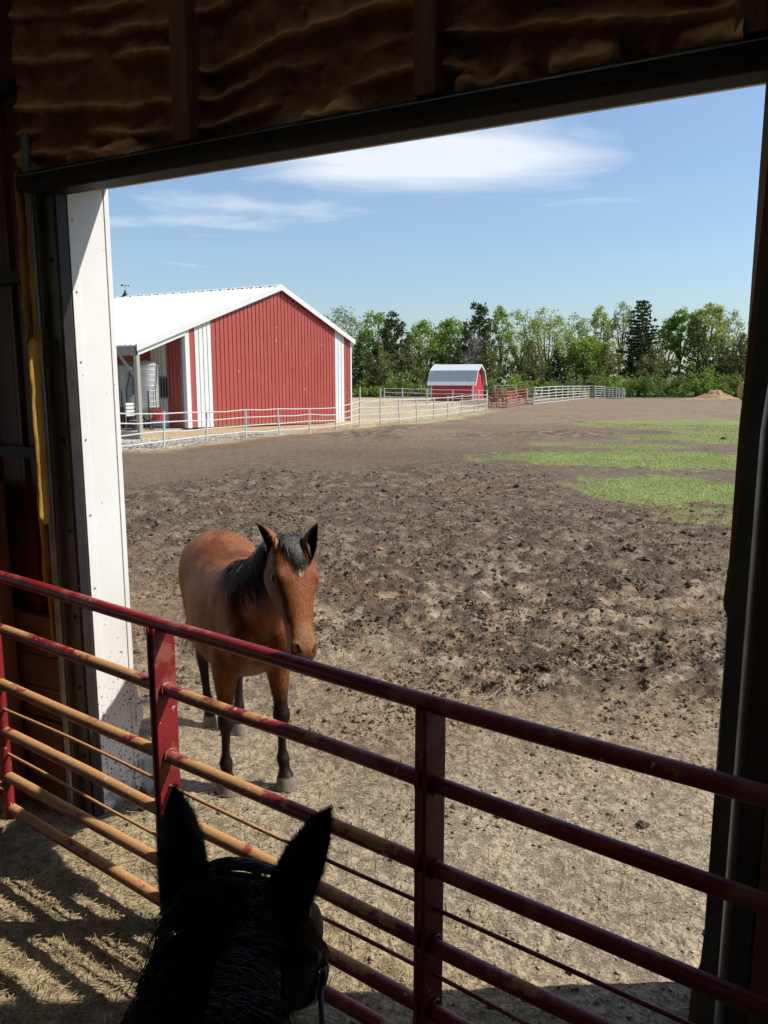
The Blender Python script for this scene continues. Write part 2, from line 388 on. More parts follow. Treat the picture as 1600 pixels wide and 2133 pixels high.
# ------------------------------------------------------------------ the lie of the land
GRASS = [(1245, 955, 250, 17, 1.0), (1500, 960, 260, 20, 1.0), (1430, 1018, 215, 27, 1.0), (1640, 1030, 240, 34, 1.0), (1480, 885, 250, 11, .9), (1460, 914, 190, 9, .9),
         (1330, 930, 130, 7, .7), (1490, 1078, 110, 24, .45), (1640, 905, 200, 16, .9), (1160, 925, 60, 5, .5)]
GE = []
for gx, gy, wx, wy, k in GRASS:
    c0 = G(gx, gy); hx = (G(gx + wx, gy) - c0)[0]; hy = (G(gx, gy - wy)[1] - G(gx, gy + wy)[1]) / 2
    GE.append((c0[0], c0[1], abs(hx), abs(hy), k))
def grass_mask(x, y):
    m = np.zeros_like(x)
    wob = (fbm(x * .45, y * .22, 4, 31) - .5) * 1.7 + (fbm(x * 2.2, y * 1.3, 4, 33) - .5) * 1.7
    for cx, cy, a, b, k in GE:
        d = ((x - cx) / a) ** 2 + ((y - cy) / b) ** 2
        m = np.maximum(m, k * sstep(1.25, .55, d + wob))
    return np.clip(m, 0, 1)
FENCE_A = [(238, 856, 950), (341, 857, 934), (429, 857, 922), (512, 853, 913.5), (583, 850.5, 907.5), (645, 850, 901), (700, 849, 897), (749, 806, 890), (792, 809, 887), (833, 831.5, 883),
           (869, 828, 880), (904, 827, 875.5), (932, 825, 871.7), (960.5, 823, 866), (988, 821, 862.6), (1012, 819, 858.5)]
FA = np.array([G(a, c)[:2] for a, b, c in FENCE_A])
def fence_side(x, y):
    """signed distance-like: positive beyond the long white fence (barn side)"""
    fx = np.interp(y, FA[:, 1], FA[:, 0]); return fx - x
def churn(x, y):
    """0..1, how badly hooves have cut the ground up"""
    n = fbm(x * .16 + 3, y * .11 + 7, 4, 5)
    band = 1.45 * np.exp(-((y - 12.2 + .35 * x + (fbm(x * .3, y * .3, 2, 2) - .5) * 4) / 2.6) ** 2) + .9 * np.exp(-((y - 6.2) / 1.0) ** 2) * sstep(-.1, .8, x)
    band2 = .9 * np.exp(-((y - 17) / 3.2) ** 2) * sstep(2, -3, x)
    return np.clip((sstep(.55, .76, n + .30 * (band + band2)) + .22 * sstep(.40, .6, n)) * sstep(4.6, 6.0, y), 0, 1)
def gz(x, y):
    x = np.asarray(x, float); y = np.asarray(y, float)
    d = np.hypot(x, y)
    c = churn(x, y); g = grass_mask(x, y)
    outd = sstep(3.9, 6.0, y)
    z = (fbm(x * .35, y * .35, 3, 11) - .5) * (.05 + .05 * outd)
    r1 = np.abs(fbm(x * 2.7, y * 2.7, 3, 21) - .5) * 2
    z = z + (.095 * c + .030 * outd) * (1 - .75 * g) * (.5 - r1) 
    n2 = fbm(x * 7.5, y * 7.5, 3, 41)
    z = z + (.115 * c + .026 * outd + .010) * (1 - .6 * g) * (n2 - .5)
    n3 = fbm(x * 24, y * 24, 2, 51)
    near = sstep(22, 6, d)
    z = z + (.055 * c + .014 + .026 * outd) * (n3 - .5) * near * (1 - .5 * g)
    # hoofprints: small pits with a pushed-up rim
    for cs, sd_, pr, dep in ((.62, 201, .5, .022), (.45, 231, .3, .016)):
        ix = np.floor(x / cs); iy = np.floor(y / cs)
        for ox in (-1, 0, 1):
            for oy in (-1, 0, 1):
                jx = ix + ox; jy = iy + oy; hx_ = (jx + _hash(jx, jy, sd_)) * cs; hy_ = (jy + _hash(jx, jy, sd_ + 1)) * cs
                on_ = (_hash(jx, jy, sd_ + 2) < pr) * sstep(26, 12, d) * outd; q = ((x - hx_) ** 2 + (y - hy_) ** 2) / .0042
                z = z + on_ * dep * (-np.exp(-q * q) + .55 * np.exp(-((np.sqrt(q) - 1.45) / .35) ** 2))
    for hx, hy in HOOF:                                   # firm level footing under the standing horses
        z = z * (1 - .8 * np.exp(-((x - hx) ** 2 + (y - hy) ** 2) / .045))
    return z
HOOF = [tuple(G(*p)[:2]) for p in ((475, 1655), (597, 1645), (440, 1514), (500, 1530))]
ds = 0.0052
rad = [0.35]
while rad[-1] < 160: rad.append(rad[-1] * (1 + ds))
rad += [170, 190, 230, 300, 450, 800, 1600, 3500]
rad = np.array(rad)
ang = np.concatenate([np.arange(-.82, .8201, ds), np.linspace(.85, 2 * math.pi - .85, 60)])
RR, AA = np.meshgrid(rad, ang, indexing='ij')
GX = RR * np.sin(AA); GY = RR * np.cos(AA)
GZ = gz(GX, GY) * sstep(150, 90, RR)
nr, na = GX.shape
idx = np.arange(nr * na).reshape(nr, na)
a = idx[:-1, :]; b = idx[1:, :]
f = np.stack([a, np.roll(a, -1, 1), np.roll(b, -1, 1), b], -1).reshape(-1, 4)
V3 = np.stack([GX, GY, GZ], -1).reshape(-1, 3)
cen = len(V3); 
# soil colours (kind of soil, never light): trodden loam, wet mud, dry crust, manure, gravel, turf
x = GX.ravel(); y = GY.ravel()
n1 = fbm(x * .12, y * .12, 4, 61)[:, None]; n2 = fbm(x * .9, y * .9, 4, 71)[:, None]
dry = np.array([.200, .146, .094]); dry2 = np.array([.150, .107, .068]); wet = np.array([.066, .046, .032]); crust = np.array([.34, .275, .195])
tan = np.array([.215, .155, .102]); gravel = np.array([.42, .38, .31]); turf = np.array([.185, .215, .066]); manure = np.array([.17, .085, .038]); chaff = np.array([.315, .255, .175])
col = dry2 + (dry - dry2) * sstep(.35, .65, n1)
col = col * (0.82 + .36 * n2)
ch = churn(x, y)[:, None]
w = ch * sstep(.41, .55, .6 * fbm(x * 7.5, y * 7.5, 3, 41) + .4 * fbm(x * 2.2, y * 2.2, 4, 81))[:, None]
col = col * (1 - .95 * w) + wet * .95 * w
cr = ch * sstep(.54, .66, fbm(x * 3.6, y * 5.0, 4, 91))[:, None] * .65
col = col * (1 - cr) + crust * cr
far = sstep(36, 60, y)[:, None]; col = col * (1 - far * .75) + tan * far * .75 * (.85 + .3 * n2)
mid = (sstep(7, 12, y) * sstep(42, 26, y) * .6)[:, None]                                   # the damp middle of the yard is darker
col = col * (1 - mid) + np.array([.092, .067, .046]) * mid
mn = (sstep(.66, .72, fbm(x * .55, y * .55, 4, 101)) * .30 * sstep(5, 8, y))[:, None]; col = col * (1 - mn) + manure * mn
nearch = (sstep(5.6, 3.9, y + .12 * x + (fbm(x * .8, y * .8, 3, 171) - .5) * 2.0) * .8)[:, None]; col = col * (1 - nearch) + (chaff * (.75 + .5 * n2)) * nearch
inn = (sstep(.2, -.3, (x + 1.58) * .476 + (y - 4.13) * .8795) * .6)[:, None]; col = col * (1 - inn) + np.array([.29, .215, .115]) * inn
fs = fence_side(x, y)
bs = (sstep(-1.6, .4, fs + (fbm(x * .5, y * .5, 3, 111) - .5) * 2.4) * sstep(26, 28, y) * sstep(140, 110, y))[:, None]
beyond = np.where((fbm(x * .35, y * .35, 4, 121)[:, None] > .52), np.array([.40, .33, .20]), np.array([.36, .28, .18]))
col = col * (1 - bs) + beyond * bs
gv = (sstep(-.4, .5, fs + (fbm(x * .9, y * .9, 3, 131) - .5)) * sstep(27, 29, y) * sstep(37, 33, y - .35 * (x + 7)) )[:, None]; col = col * (1 - gv) + gravel * (.7 + .6 * n2) * gv
verge = (np.exp(-((fs + .1) / .7) ** 2) * sstep(34, 36, y) * sstep(75, 60, y) * sstep(.40, .55, fbm(x * 1.2, y * 1.2, 3, 141)))[:, None] * .7
col = col * (1 - verge) + np.array([.26, .25, .09]) * verge
edge = (np.exp(-((fs + 1.6) / .9) ** 2) * sstep(27, 31, y) * sstep(60, 48, y) * sstep(.38, .55, fbm(x * .8, y * .8, 3, 151)))[:, None] * .75
col = col * (1 - edge) + np.array([.15, .085, .048]) * edge
gm = grass_mask(x, y)[:, None] * sstep(.14, .34, fbm(x * 3, y * 3, 3, 161))[:, None]
col = col * (1 - gm * .9) + (turf * (.75 + .5 * n2)) * gm * .9
outfar = sstep(112, 135, RR.ravel())[:, None]; col = col * (1 - outfar) + np.array([.085, .105, .032]) * outfar
me = arr_mesh('ground', V3, f, None, True, np.clip(col, 0, 1), 'soil')
# close the disc at the centre
bmg = None
m = Mt('mud', 0.92, spec=0.2); v = m.coord((1, 1, 1), 'World'); c = m.attr('soil')
g1 = m.noise(v, 14, 5, 0.65); g2 = m.noise(v, 70, 4, 0.7); g3 = m.noise(v, 4.0, 4, 0.6)
k = m.math('ADD', m.math('MULTIPLY', g1, 0.75), m.math('ADD', m.math('MULTIPLY', g2, 0.75), m.math('MULTIPLY', g3, 0.4)))
c = m.mix(1.0, c, m.ramp(k, [(0.62, (0.42, 0.40, 0.38)), (0.95, (1.0, 1.0, 1.0)), (1.22, (1.6, 1.6, 1.58))]), 'MULTIPLY')
fle = m.noise(v, 46, 2, 0.5); c = m.mix(m.mr(fle, 0.70, 0.74, 0, .75), c, (0.50, 0.42, 0.27))
m.base(c); vo = m.n('ShaderNodeTexVoronoi'); vo.inputs['Scale'].default_value = 26; m.l(v, vo.inputs['Vector']); vm = m.math('MULTIPLY', m.math('SUBTRACT', 0.7, vo.outputs['Distance']), m.mr(g3, 0.45, 0.60))
m.bump(vm, 0.6, 0.035); m.bump(g1, 0.55, 0.05); m.bump(g2, 0.7, 0.014)
M['mud'] = m.m; me.materials.append(m.m)
ground = tag(link('ground', me), kind='structure')
mbc = MB(); mbc.add([(0.36 * math.sin(t), 0.36 * math.cos(t), float(gz(0.0, 0.0)) - .004) for t in np.linspace(0, 2 * math.pi, 24, endpoint=False)], [tuple(range(24))])
o = mbc.build('ground_patch', M['mud']); tag(o, kind='structure')
def on(x, y): return float(gz(np.array([float(x)]), np.array([float(y)]))[0])

# loose clods, crumbs and pebbles of the yard: uncountable
def clod_mesh(pts, sizes, name, flat=.6):
    iv = np.array([(1, 0, 0), (0, 1, 0), (-1, 0, 0), (0, -1, 0), (0, 0, 1), (0, 0, -1.0)]); fi = np.array([(0, 1, 4), (1, 2, 4), (2, 3, 4), (3, 0, 4), (1, 0, 5), (2, 1, 5), (3, 2, 5), (0, 3, 5)])
    n = len(pts); k = len(iv)
    jit = 1 + rng.uniform(-.42, .42, (n, k, 1))
    an = rng.uniform(0, 6.28, n); ca, sa = np.cos(an), np.sin(an)
    v = iv[None] * jit * sizes[:, None, None] * np.stack([rng.uniform(.7, 1.4, n), rng.uniform(.6, 1.1, n), rng.uniform(.45, .9, n) * flat / .6], -1)[:, None, :]
    vx = v[..., 0] * ca[:, None] - v[..., 1] * sa[:, None]; vy = v[..., 0] * sa[:, None] + v[..., 1] * ca[:, None]
    v = np.stack([vx, vy, v[..., 2]], -1) + pts[:, None, :]
    f = (fi[None] + (np.arange(n) * k)[:, None, None]).reshape(-1, 3)
    return v.reshape(-1, 3), f, n, k
def scatter(n, dmin, dmax, keep):
    """even in solid angle: thins out with distance as pebbles do on a photograph"""
    d = np.exp(rng.uniform(math.log(dmin), math.log(dmax), n)); a = rng.uniform(-.75, .75, n)
    x = d * np.sin(a); y = d * np.cos(a); k = keep(x, y) > rng.uniform(0, 1, n); return x[k], y[k]
x, y = scatter(26000, 4.6, 24, lambda x, y: (.03 + .97 * churn(x, y) ** 2) * sstep(4.3, 5.5, y) * (1 - grass_mask(x, y)))
sz = np.exp(rng.normal(math.log(.012), .6, len(x))).clip(.004, .05) * (.8 + np.hypot(x, y) / 20)
P = np.stack([x, y, gz(x, y) + sz * .02], -1)
v, f, n, k = clod_mesh(P, sz, 'clods')
cc = np.where((rng.uniform(0, 1, n) < .55)[:, None], np.array([.095, .066, .044]), np.array([.20, .148, .10])) * rng.uniform(.7, 1.3, (n, 1))
o = link('mud_clods', arr_mesh('mud_clods', v, f, M['mud'], False, np.repeat(cc, k, 0), 'soil')); tag(o, 'dark crumbs and clods of mud strewn over the trampled yard', 'mud', kind='stuff')
x, y = scatter(165000, 4.0, 17, lambda x, y: sstep(.47, .60, fbm(x * 1.7, y * 1.7, 4, 301)) * (.35 + .65 * sstep(0, .5, churn(x, y))) * (.25 + .75 * sstep(4.4, 5.6, y)) * (1 - grass_mask(x, y)))
sz = np.exp(rng.normal(math.log(.0085), .5, len(x))).clip(.003, .030) * (.75 + np.hypot(x, y) / 26)
P = np.stack([x, y, gz(x, y) + sz * .2], -1); v, f, n, k = clod_mesh(P, sz, 'crumbs')
cc = np.where((rng.uniform(0, 1, n) < .6)[:, None], np.array([.115, .080, .054]), np.array([.22, .165, .11])) * rng.uniform(.65, 1.35, (n, 1))
o = link('soil_crumbs', arr_mesh('soil_crumbs', v, f, M['mud'], False, np.repeat(cc, k, 0), 'soil')); tag(o, 'crumbly broken soil lying in patches over the yard', 'soil', kind='stuff')
x, y = scatter(9000, 2.6, 9, lambda x, y: .8 + 0 * x)
sz = np.exp(rng.normal(math.log(.0055), .45, len(x))).clip(.002, .02)
P = np.stack([x, y, gz(x, y) + sz * .3], -1); v, f, n, k = clod_mesh(P, sz, 'pebbles')
cc = np.array([.36, .30, .22]) * rng.uniform(.35, 1.35, (n, 1))
o = link('pebbles', arr_mesh('pebbles', v, f, M['mud'], False, np.repeat(cc, k, 0), 'soil')); tag(o, 'small pebbles and crumbs on the bare ground by the doorway', 'pebbles', kind='stuff')
# gravel bed beside the red barn
n = 7000; gy_ = rng.uniform(28.6, 37, n); gx_ = np.interp(gy_, FA[:, 1], FA[:, 0]) - np.abs(rng.normal(0, 1.5, n)) + .25
sz = rng.uniform(.018, .045, n); P = np.stack([gx_, gy_, gz(gx_, gy_) + .015], -1); v, f, n, k = clod_mesh(P, sz, 'gravel')
cc = np.array([.46, .42, .35]) * rng.uniform(.45, 1.3, (n, 1))
o = link('gravel', arr_mesh('gravel', v, f, M['mud'], False, np.repeat(cc, k, 0), 'soil')); tag(o, 'pale gravel bed along the foot of the big red barn', 'gravel', kind='stuff')
# big stones / clods that can be picked out one by one
BIG = [(1106, 1390, .032, 'pale stone lying on the dark clods right of the bay horse', 'stone'), (1100, 1405, .062, 'dark lump of mud under the pale stone', 'mud'), (1140, 1410, .052, 'dark mud lump just right of the pale stone', 'mud'),
       (1068, 1400, .042, 'dark mud lump just left of the pale stone', 'mud'), (1338, 1722, .030, 'brown clod above the second gate rail near the right jamb', 'mud'), (1310, 1158, .085, 'large dark mud clod in the churned strip below the grass', 'mud'), (1340, 1178, .075, 'large dark mud clod lowest in the churned strip', 'mud'),
       (1507, 915, .10, 'black lump lying on the grass at the right jamb', 'mud')]
for bx, by, s, lab, kind in BIG:
    p = G(bx, by); bm = bmesh.new(); bmesh.ops.create_icosphere(bm, subdivisions=3, radius=s)
    for vv in bm.verts:
        q = vv.co.copy(); nn = fbm(np.array([q.x * 2.1 / s + bx]), np.array([q.y * 2.1 / s + q.z / s * 1.9]), 4, 3)[0]
        vv.co *= .35 + 1.35 * nn; vv.co.z *= .6
    mm = bpy.data.meshes.new('clod'); bm.to_mesh(mm); bm.free()
    ca = mm.color_attributes.new('soil', 'FLOAT_COLOR', 'POINT'); cval = (.40, .34, .26, 1) if kind == 'stone' else (.10, .075, .055, 1)
    ca.data.foreach_set('color', np.tile(cval, len(mm.vertices)).astype(np.float32))
    mm.materials.append(M['mud']); tag(link('stone' if kind == 'stone' else 'mud_clod', mm, None, (p[0], p[1], on(p[0], p[1]) + s * (.30 if kind != 'stone' else 1.0))), lab, kind)
# turf blades
x, y = scatter(260000, 13, 48, lambda x, y: grass_mask(x, y) ** 1.3 * .9 + .004)
n = len(x); hgt = rng.uniform(.015, .042, n) * (1 + np.hypot(x, y) / 70); wd = .003 + np.hypot(x, y) * .00026; an = rng.uniform(0, 6.28, n)
z0 = gz(x, y) - .005; dx = np.cos(an) * wd; dy = np.sin(an) * wd; lx = rng.normal(0, .35, n) * hgt; ly = rng.normal(0, .35, n) * hgt
v = np.stack([np.stack([x - dx, y - dy, z0], -1), np.stack([x + dx, y + dy, z0], -1), np.stack([x + lx, y + ly, z0 + hgt], -1)], 1).reshape(-1, 3)
o = link('grass', arr_mesh('grass', v, np.arange(3 * n).reshape(-1, 3), M['grass_blade'], False, np.repeat(np.clip(fbm(x * .8, y * .8, 3, 35) * 1.6 - .3 + rng.uniform(-.15, .15, n), 0, 1), 3)[:, None] * np.ones(3), 'tint')); tag(o, 'short green turf patches in the muddy yard', 'grass', kind='stuff')
# loose straw by the gate
def straw(n, xf, yf, name, lab):
    x = xf(n); y = yf(n); ln = rng.uniform(.02, .11, n) ** 1.0; an = rng.uniform(0, 6.28, n); tilt = rng.normal(0, .12, n); wd = rng.uniform(.0008, .0018, n)
    z = gz(x, y) + .006 + np.abs(rng.normal(0, .006, n)); dx, dy, dz = np.cos(an) * ln, np.sin(an) * ln, np.sin(tilt) * ln
    px, py = -np.sin(an) * wd, np.cos(an) * wd
    v = []
    for e, (sx, sz_) in ((0, (1, 0)), (0, (-1, 0)), (0, (0, 1)), (1, (1, 0)), (1, (-1, 0)), (1, (0, 1))):
        v.append(np.stack([x + (e - .5) * dx + px * sx, y + (e - .5) * dy + py * sx, z + (e - .5) * dz + wd * 1.5 * sz_], -1))
    v = np.stack(v, 1).reshape(-1, 3); q = np.array([(0, 1, 4, 3), (1, 2, 5, 4), (2, 0, 3, 5)])
    f = (q[None] + (np.arange(n) * 6)[:, None, None]).reshape(-1, 4)
    o = link(name, arr_mesh(name, v, f, M['straw'])); tag(o, lab, 'straw', kind='stuff')
straw(5200, lambda n: rng.normal(-1.35, .75, n), lambda n: rng.normal(3.0, .75, n), 'loose_straw', 'loose dry straw and chaff scattered on the floor inside the doorway')
straw(3800, lambda n: rng.uniform(-2.2, 2.2, n), lambda n: rng.uniform(3.0, 7.5, n), 'chaff', 'scattered chaff trodden into the ground outside the doorway')
# ------------------------------------------------------------------ the stable we look out of (local x along the wall to the right, y outward)
C0 = np.array([-1.58, 4.13]); UD = np.array([.8795, -.476]); ND = np.array([.476, .8795]); DW = 3.11
stable = empty('stable', (C0[0], C0[1], 0), math.atan2(UD[1], UD[0]))
tag(stable, 'dark stable building with open doorway that frames the yard', 'stable')
def WU(px, py, n=0.0):
    """(u, z) where the sight line through a photograph point meets the wall plane y=n"""
    r = ray(px, py); p0 = C0 + ND * n
    t = (p0 @ ND) / (r[:2] @ ND); q = r[:2] * t
    return float((q - p0) @ UD) , float(CAM_H + r[2] * t)
S = stable
def sb(name, mat, *b, bevel=0.0, parent=S):
    mb = MB()
    for q in b: mb.box(*q)
    return mb.build(name, M[mat], parent, bevel=bevel)
# shell
sb('cladding', 'white_metal', (-5.2, -.03, .22, .262, 0, 5.3)); sb('cladding', 'white_metal', (DW + .03, 9.2, .22, .262, 0, 5.3)); sb('cladding', 'white_metal', (-.028, DW + .028, .22, .262, 3.39, 5.3))
sb('header_soffit', 'dark_steel', (-.026, DW + .026, .012, .216, 3.40, 3.46))
sb('side_wall', 'stable_roof', (-5.3, -5.2, -9, -7.2, 0, 5.3), (-5.3, -5.2, -2.2, .26, 0, 5.3), (-5.3, -5.2, -7.2, -2.2, 3.5, 5.3)); sb('side_wall', 'stable_roof', (9.2, 9.3, -9, .26, 0, 5.3))  # left wall gap is added, out of view, to let fill light in
sb('back_wall', 'stable_roof', (-5.3, 9.3, -9.1, -9.0, 0, 5.3)); sb('roof', 'stable_roof', (-5.5, -.2, -1.4, .5, 5.3, 5.4), (3.4, 9.5, -1.4, .5, 5.3, 5.4), (-.2, 3.4, -.5, .5, 5.3, 5.4), (-.2, 3.4, -1.4, -.98, 5.3, 5.4), (-5.5, 9.5, -9.3, -6.4, 5.3, 5.4), (-5.5, -3.2, -6.4, -1.4, 5.3, 5.4), (-2.0, .4, -6.4, -1.4, 5.3, 5.4), (1.6, 4.4, -6.4, -1.4, 5.3, 5.4), (5.6, 9.5, -6.4, -1.4, 5.3, 5.4))
sb('roof', 'stable_roof', (-3.2, -2.0, -6.4, -1.4, 5.3, 5.4), (4.4, 5.6, -6.4, -1.4, 5.3, 5.4), (.4, 1.6, -4.0, -1.4, 5.3, 5.4))
sb('added_roof_light', 'fill_light_sheet', (.35, 1.65, -6.45, -3.95, 5.405, 5.412)); sb('added_roof_light', 'fill_light_sheet', (-.25, 3.45, -1.03, -.45, 5.405, 5.412))  # unseen translucent sheets, added to brighten the header and floor
# left reveal: white flashing with folded edges and screws
rev = MB()
rev.box(-.022, 0, .012, .262, -.02, 3.52); rv = rev.build('white_reveal', M['white_flashing'], S)
MB().box(-.02, .006, .240, .272, -.02, 3.52).build('reveal_edge', M['white_flashing'], rv, bevel=.003)
MB().box(-.02, .004, .006, .055, -.02, 3.52).build('reveal_flange', M['white_flashing'], rv, bevel=.002)
for z in (3.2, 2.85, 2.5, 2.1, 1.7, 1.3, .9):
    scm = MB().lathe([(0, .003), (.005, .002), (.006, 0)], 8).build('screw', M['galvanised'], rv); scm.location = (.006, .03, z); scm.rotation_euler = (0, R(90), 0)
fl = MB()
pts = [(.0, .272, 0.0), (.004, .30, .02), (.012, .315, .18), (.0, .285, .36), (.016, .322, .47), (.006, .30, .58), (.0, .272, .72)]
for i in range(len(pts) - 1):
    a_, b_ = pts[i], pts[i + 1]
    fl.add([(a_[0], .268, a_[2]), a_, b_, (b_[0], .268, b_[2]), (a_[0] - .003, .268, a_[2]), (a_[0] - .003, a_[1], a_[2]), (b_[0] - .003, b_[1], b_[2]), (b_[0] - .003, .268, b_[2])], [(0, 1, 2, 3), (7, 6, 5, 4), (1, 5, 6, 2)])
fl.build('torn_flap', M['white_flashing'], rv)
sb('doorstep', 'concrete', (-.34, .06, .275, .62, -.05, .035), bevel=.008)
# left jamb, track, foam strip, lining
sb('jamb_channel', 'zinc_jamb', (-.115, -.004, -.05, .010, -.02, 3.33), bevel=.003)
sb('jamb_lip', 'dark_steel', (-.020, .002, -.062, -.004, -.02, 3.34), bevel=.002)
sb('jamb_lip', 'zinc_jamb', (-.135, -.116, -.085, .010, -.02, 3.36), bevel=.003)
for z in (.35, .75, 1.15, 1.62, 2.1, 2.6, 3.0):
    b_ = MB().lathe([(0, .010), (.009, .009), (.012, .004), (.012, 0)], 10).build('bolt', M['dark_steel'], S); b_.location = (-.066, -.050, z); b_.rotation_euler = (R(90), 0, 0)
mb = MB(); mb.tube([(-.152, -.088, -.02), (-.152, -.088, 1.6), (-.153, -.089, 3.6)], .019, 14); mb.build('track_pipe', M['galvanised'], S, smooth=True, auto=50)
def foamstrip(x0, x1, y0, y1, z0, z1, name, mat, amp=.012, seed=1, parent=S):
    """a ragged bead of sprayed foam"""
    nz = int((z1 - z0) / .02) + 2; nn = 12; v = []
    for i in range(nz):
        z = z0 + (z1 - z0) * i / (nz - 1); tp = min(1.0, min(i, nz - 1 - i) / 2.0 + .15)
        for k in range(nn):
            t = 2 * math.pi * k / nn
            rr = 1 + (fbm(np.array([z * 11 + k * 0.0 + math.cos(t) * 1.2 + seed]), np.array([math.sin(t) * 1.2 + seed * 3.1]), 4, seed)[0] - .5) * (amp / .012)
            v.append(((x0 + x1) / 2 + (x1 - x0) / 2 * math.cos(t) * rr * tp, (y0 + y1) / 2 + (y1 - y0) / 2 * math.sin(t) * rr * tp, z))
    f = [(i * nn + k, i * nn + (k + 1) % nn, (i + 1) * nn + (k + 1) % nn, (i + 1) * nn + k) for i in range(nz - 1) for k in range(nn)]
    f += [tuple(range(nn))[::-1], tuple((nz - 1) * nn + k for k in range(nn))]
    return MB().add(v, f).build(name, M[mat], parent, smooth=True)
foamstrip(-.166, -.138, -.165, -.085, 1.66, 2.62, 'foam_bead', 'foam_strip', .006, 3)
foamstrip(-.172, -.136, -.112, -.060, 2.2, 3.4, 'foam_bead', 'foam_strip', .012, 5)
foamstrip(-.222, -.192, -.125, -.050, 1.25, 3.45, 'foam_bead', 'foam_strip', .010, 7)
foamstrip(-.216, -.198, -.10, -.055, .95, 1.3, 'foam_bead', 'foam_strip', .006, 9)
sb('jamb_angle', 'zinc_jamb', (-.196, -.174, -.075, .0, -.02, 3.4), bevel=.002)
# red liner: each sheet with its rib
for i in range(20):
    x1 = -.225 - i * .23; x0 = x1 - .23
    mb = MB(); mb.prism([(x0, .0), (x0, -.022), (x0 + .03, -.042), (x0 + .055, -.042), (x0 + .08, -.022), (x1 - .002, -.022), (x1 - .002, .0)], lambda a, b, e: (a, b, 1.13 if e == 0 else 5.28)); mb.build('liner_panel', M['liner_red'], S)
sb('girt', 'kick_wood', (-5.1, -.225, -.085, -.024, 1.08, 1.125), bevel=.004)
for k in range(6):
    sb('kick_board', 'kick_wood', (-5.1, -.226 - .004 * (k % 2), -.050 - .006 * (k % 3), -.0, -.06 + k * .19, -.06 + k * .19 + .182), bevel=.004)
for k in range(3): sb('girt', 'dark_steel', (-5.1, -.23, -.10, -.044, 2.0 + k * .9, 2.06 + k * .9))
mb = MB(); mb.box(-.70, -.50, -.30, -.10, -.1, 1.86); mb.build('gate_post', M['post_wood'], S, bevel=.012)
sb('wall_post', 'post_wood', (-.98, -.84, -.22, -.05, -.1, 5.29), bevel=.006)
# header: dark rolled lip, foam-covered bays between studs
mb = MB(); mb.prism([(-.005, 3.418), (-.105, 3.418), (-.125, 3.40), (-.128, 3.345), (-.105, 3.315), (-.03, 3.305), (-.005, 3.31)], lambda a, b, e: (-.20 if e == 0 else 4.2, a, b)); mb.build('header_lip', M['dark_steel'], S, bevel=.006)
sb('header_bead', 'galvanised', (-.18, 4.2, -.133, -.129, 3.392, 3.397))
us = [WU(425, 250)[0], WU(920, 130)[0], WU(1575, 40)[0]]
us = [-.235] + us + [us[-1] + 1.15, us[-1] + 2.3]
for i, u0 in enumerate(us[1:-1]):
    sb('stud', 'post_wood', (u0 - .045, u0 + .045, -.15, -.0, 3.419, 5.295), bevel=.006)
for i in range(len(us) - 1):
    x0, x1 = us[i] + .02, us[i + 1] - .02
    nu = int((x1 - x0) / .016); nz = int((5.3 - 3.44) / .012)
    uu, zg = np.meshgrid(np.linspace(x0, x1, nu), np.linspace(3.405, 5.3, nz), indexing='ij')
    warp_ = (fbm(uu * 1.6 + i * 7, zg * 1.4, 3, 7) - .5) * .34 + .10 * np.sin(uu * 2.2 + i)
    ph = (zg + warp_ * .6) / .112
    saw = ph - np.floor(ph); keep = sstep(.36, .58, fbm(uu * 2.6 + 9 * i, np.floor(ph) * 3.3, 3, 17))
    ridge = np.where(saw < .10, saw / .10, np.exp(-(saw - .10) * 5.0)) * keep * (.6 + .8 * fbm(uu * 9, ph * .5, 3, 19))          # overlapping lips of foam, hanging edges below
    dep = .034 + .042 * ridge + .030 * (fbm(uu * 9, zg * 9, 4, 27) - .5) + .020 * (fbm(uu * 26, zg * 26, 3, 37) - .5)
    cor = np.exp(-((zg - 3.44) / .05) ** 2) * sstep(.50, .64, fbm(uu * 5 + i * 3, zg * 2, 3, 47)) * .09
    edge_ = (np.exp(-((uu - x0) / .05) ** 2) + np.exp(-((uu - x1) / .05) ** 2)) * .035
    dep = dep + cor + edge_
    idg = np.arange(nu * nz).reshape(nu, nz)
    f = np.stack([idg[:-1, :-1], idg[1:, :-1], idg[1:, 1:], idg[:-1, 1:]], -1).reshape(-1, 4)
    link('foam_bay', arr_mesh('foam_bay', np.stack([uu, -dep, zg], -1).reshape(-1, 3), f, M['spray_foam'], True, np.clip((ridge * .75 + cor * 6 + .25 * fbm(uu * 11, zg * 11, 3, 57)), 0, 1).reshape(-1, 1) * np.ones(3), 'foam'), S)  # ridge lips painted light and hollows dark to bring out the relief
    sb('bay_backing', 'stable_roof', (x0, x1, .002, .02, 3.44, 5.29))
# right jamb, slightly out of plumb, with torn edging
def edge_board(pts, width, y0, y1, mat, name):
    """board whose free edge follows measured points (u,z)"""
    mb = MB(); pl = [(u, z) for u, z in pts] + [(pts[-1][0] + width, pts[-1][1]), (pts[0][0] + width, pts[0][1])]
    mb.prism(pl, lambda a, b, e: (a, y0 if e == 0 else y1, b)); return mb.build(name, M[mat], S)
q = lambda *p: [WU(a, b) for a, b in p]
edge_board(q((1612, 240), (1570, 620), (1540, 890), (1519, 1170), (1507, 1250), (1509, 1268), (1516, 1282), (1524, 1288)), .08, -.012, .02, 'post_wood', 'edge_trim')
edge_board(q((1524, 1284), (1510, 1400), (1505, 1500), (1504, 1538), (1512, 1542)), .10, -.008, .016, 'dark_steel', 'edge_trim')
edge_board(q((1625, 210), (1520, 1275), (1500, 1560), (1488, 1680), (1470, 1950), (1452, 2240)), .14, -.05, -.014, 'zinc_jamb', 'jamb_channel')
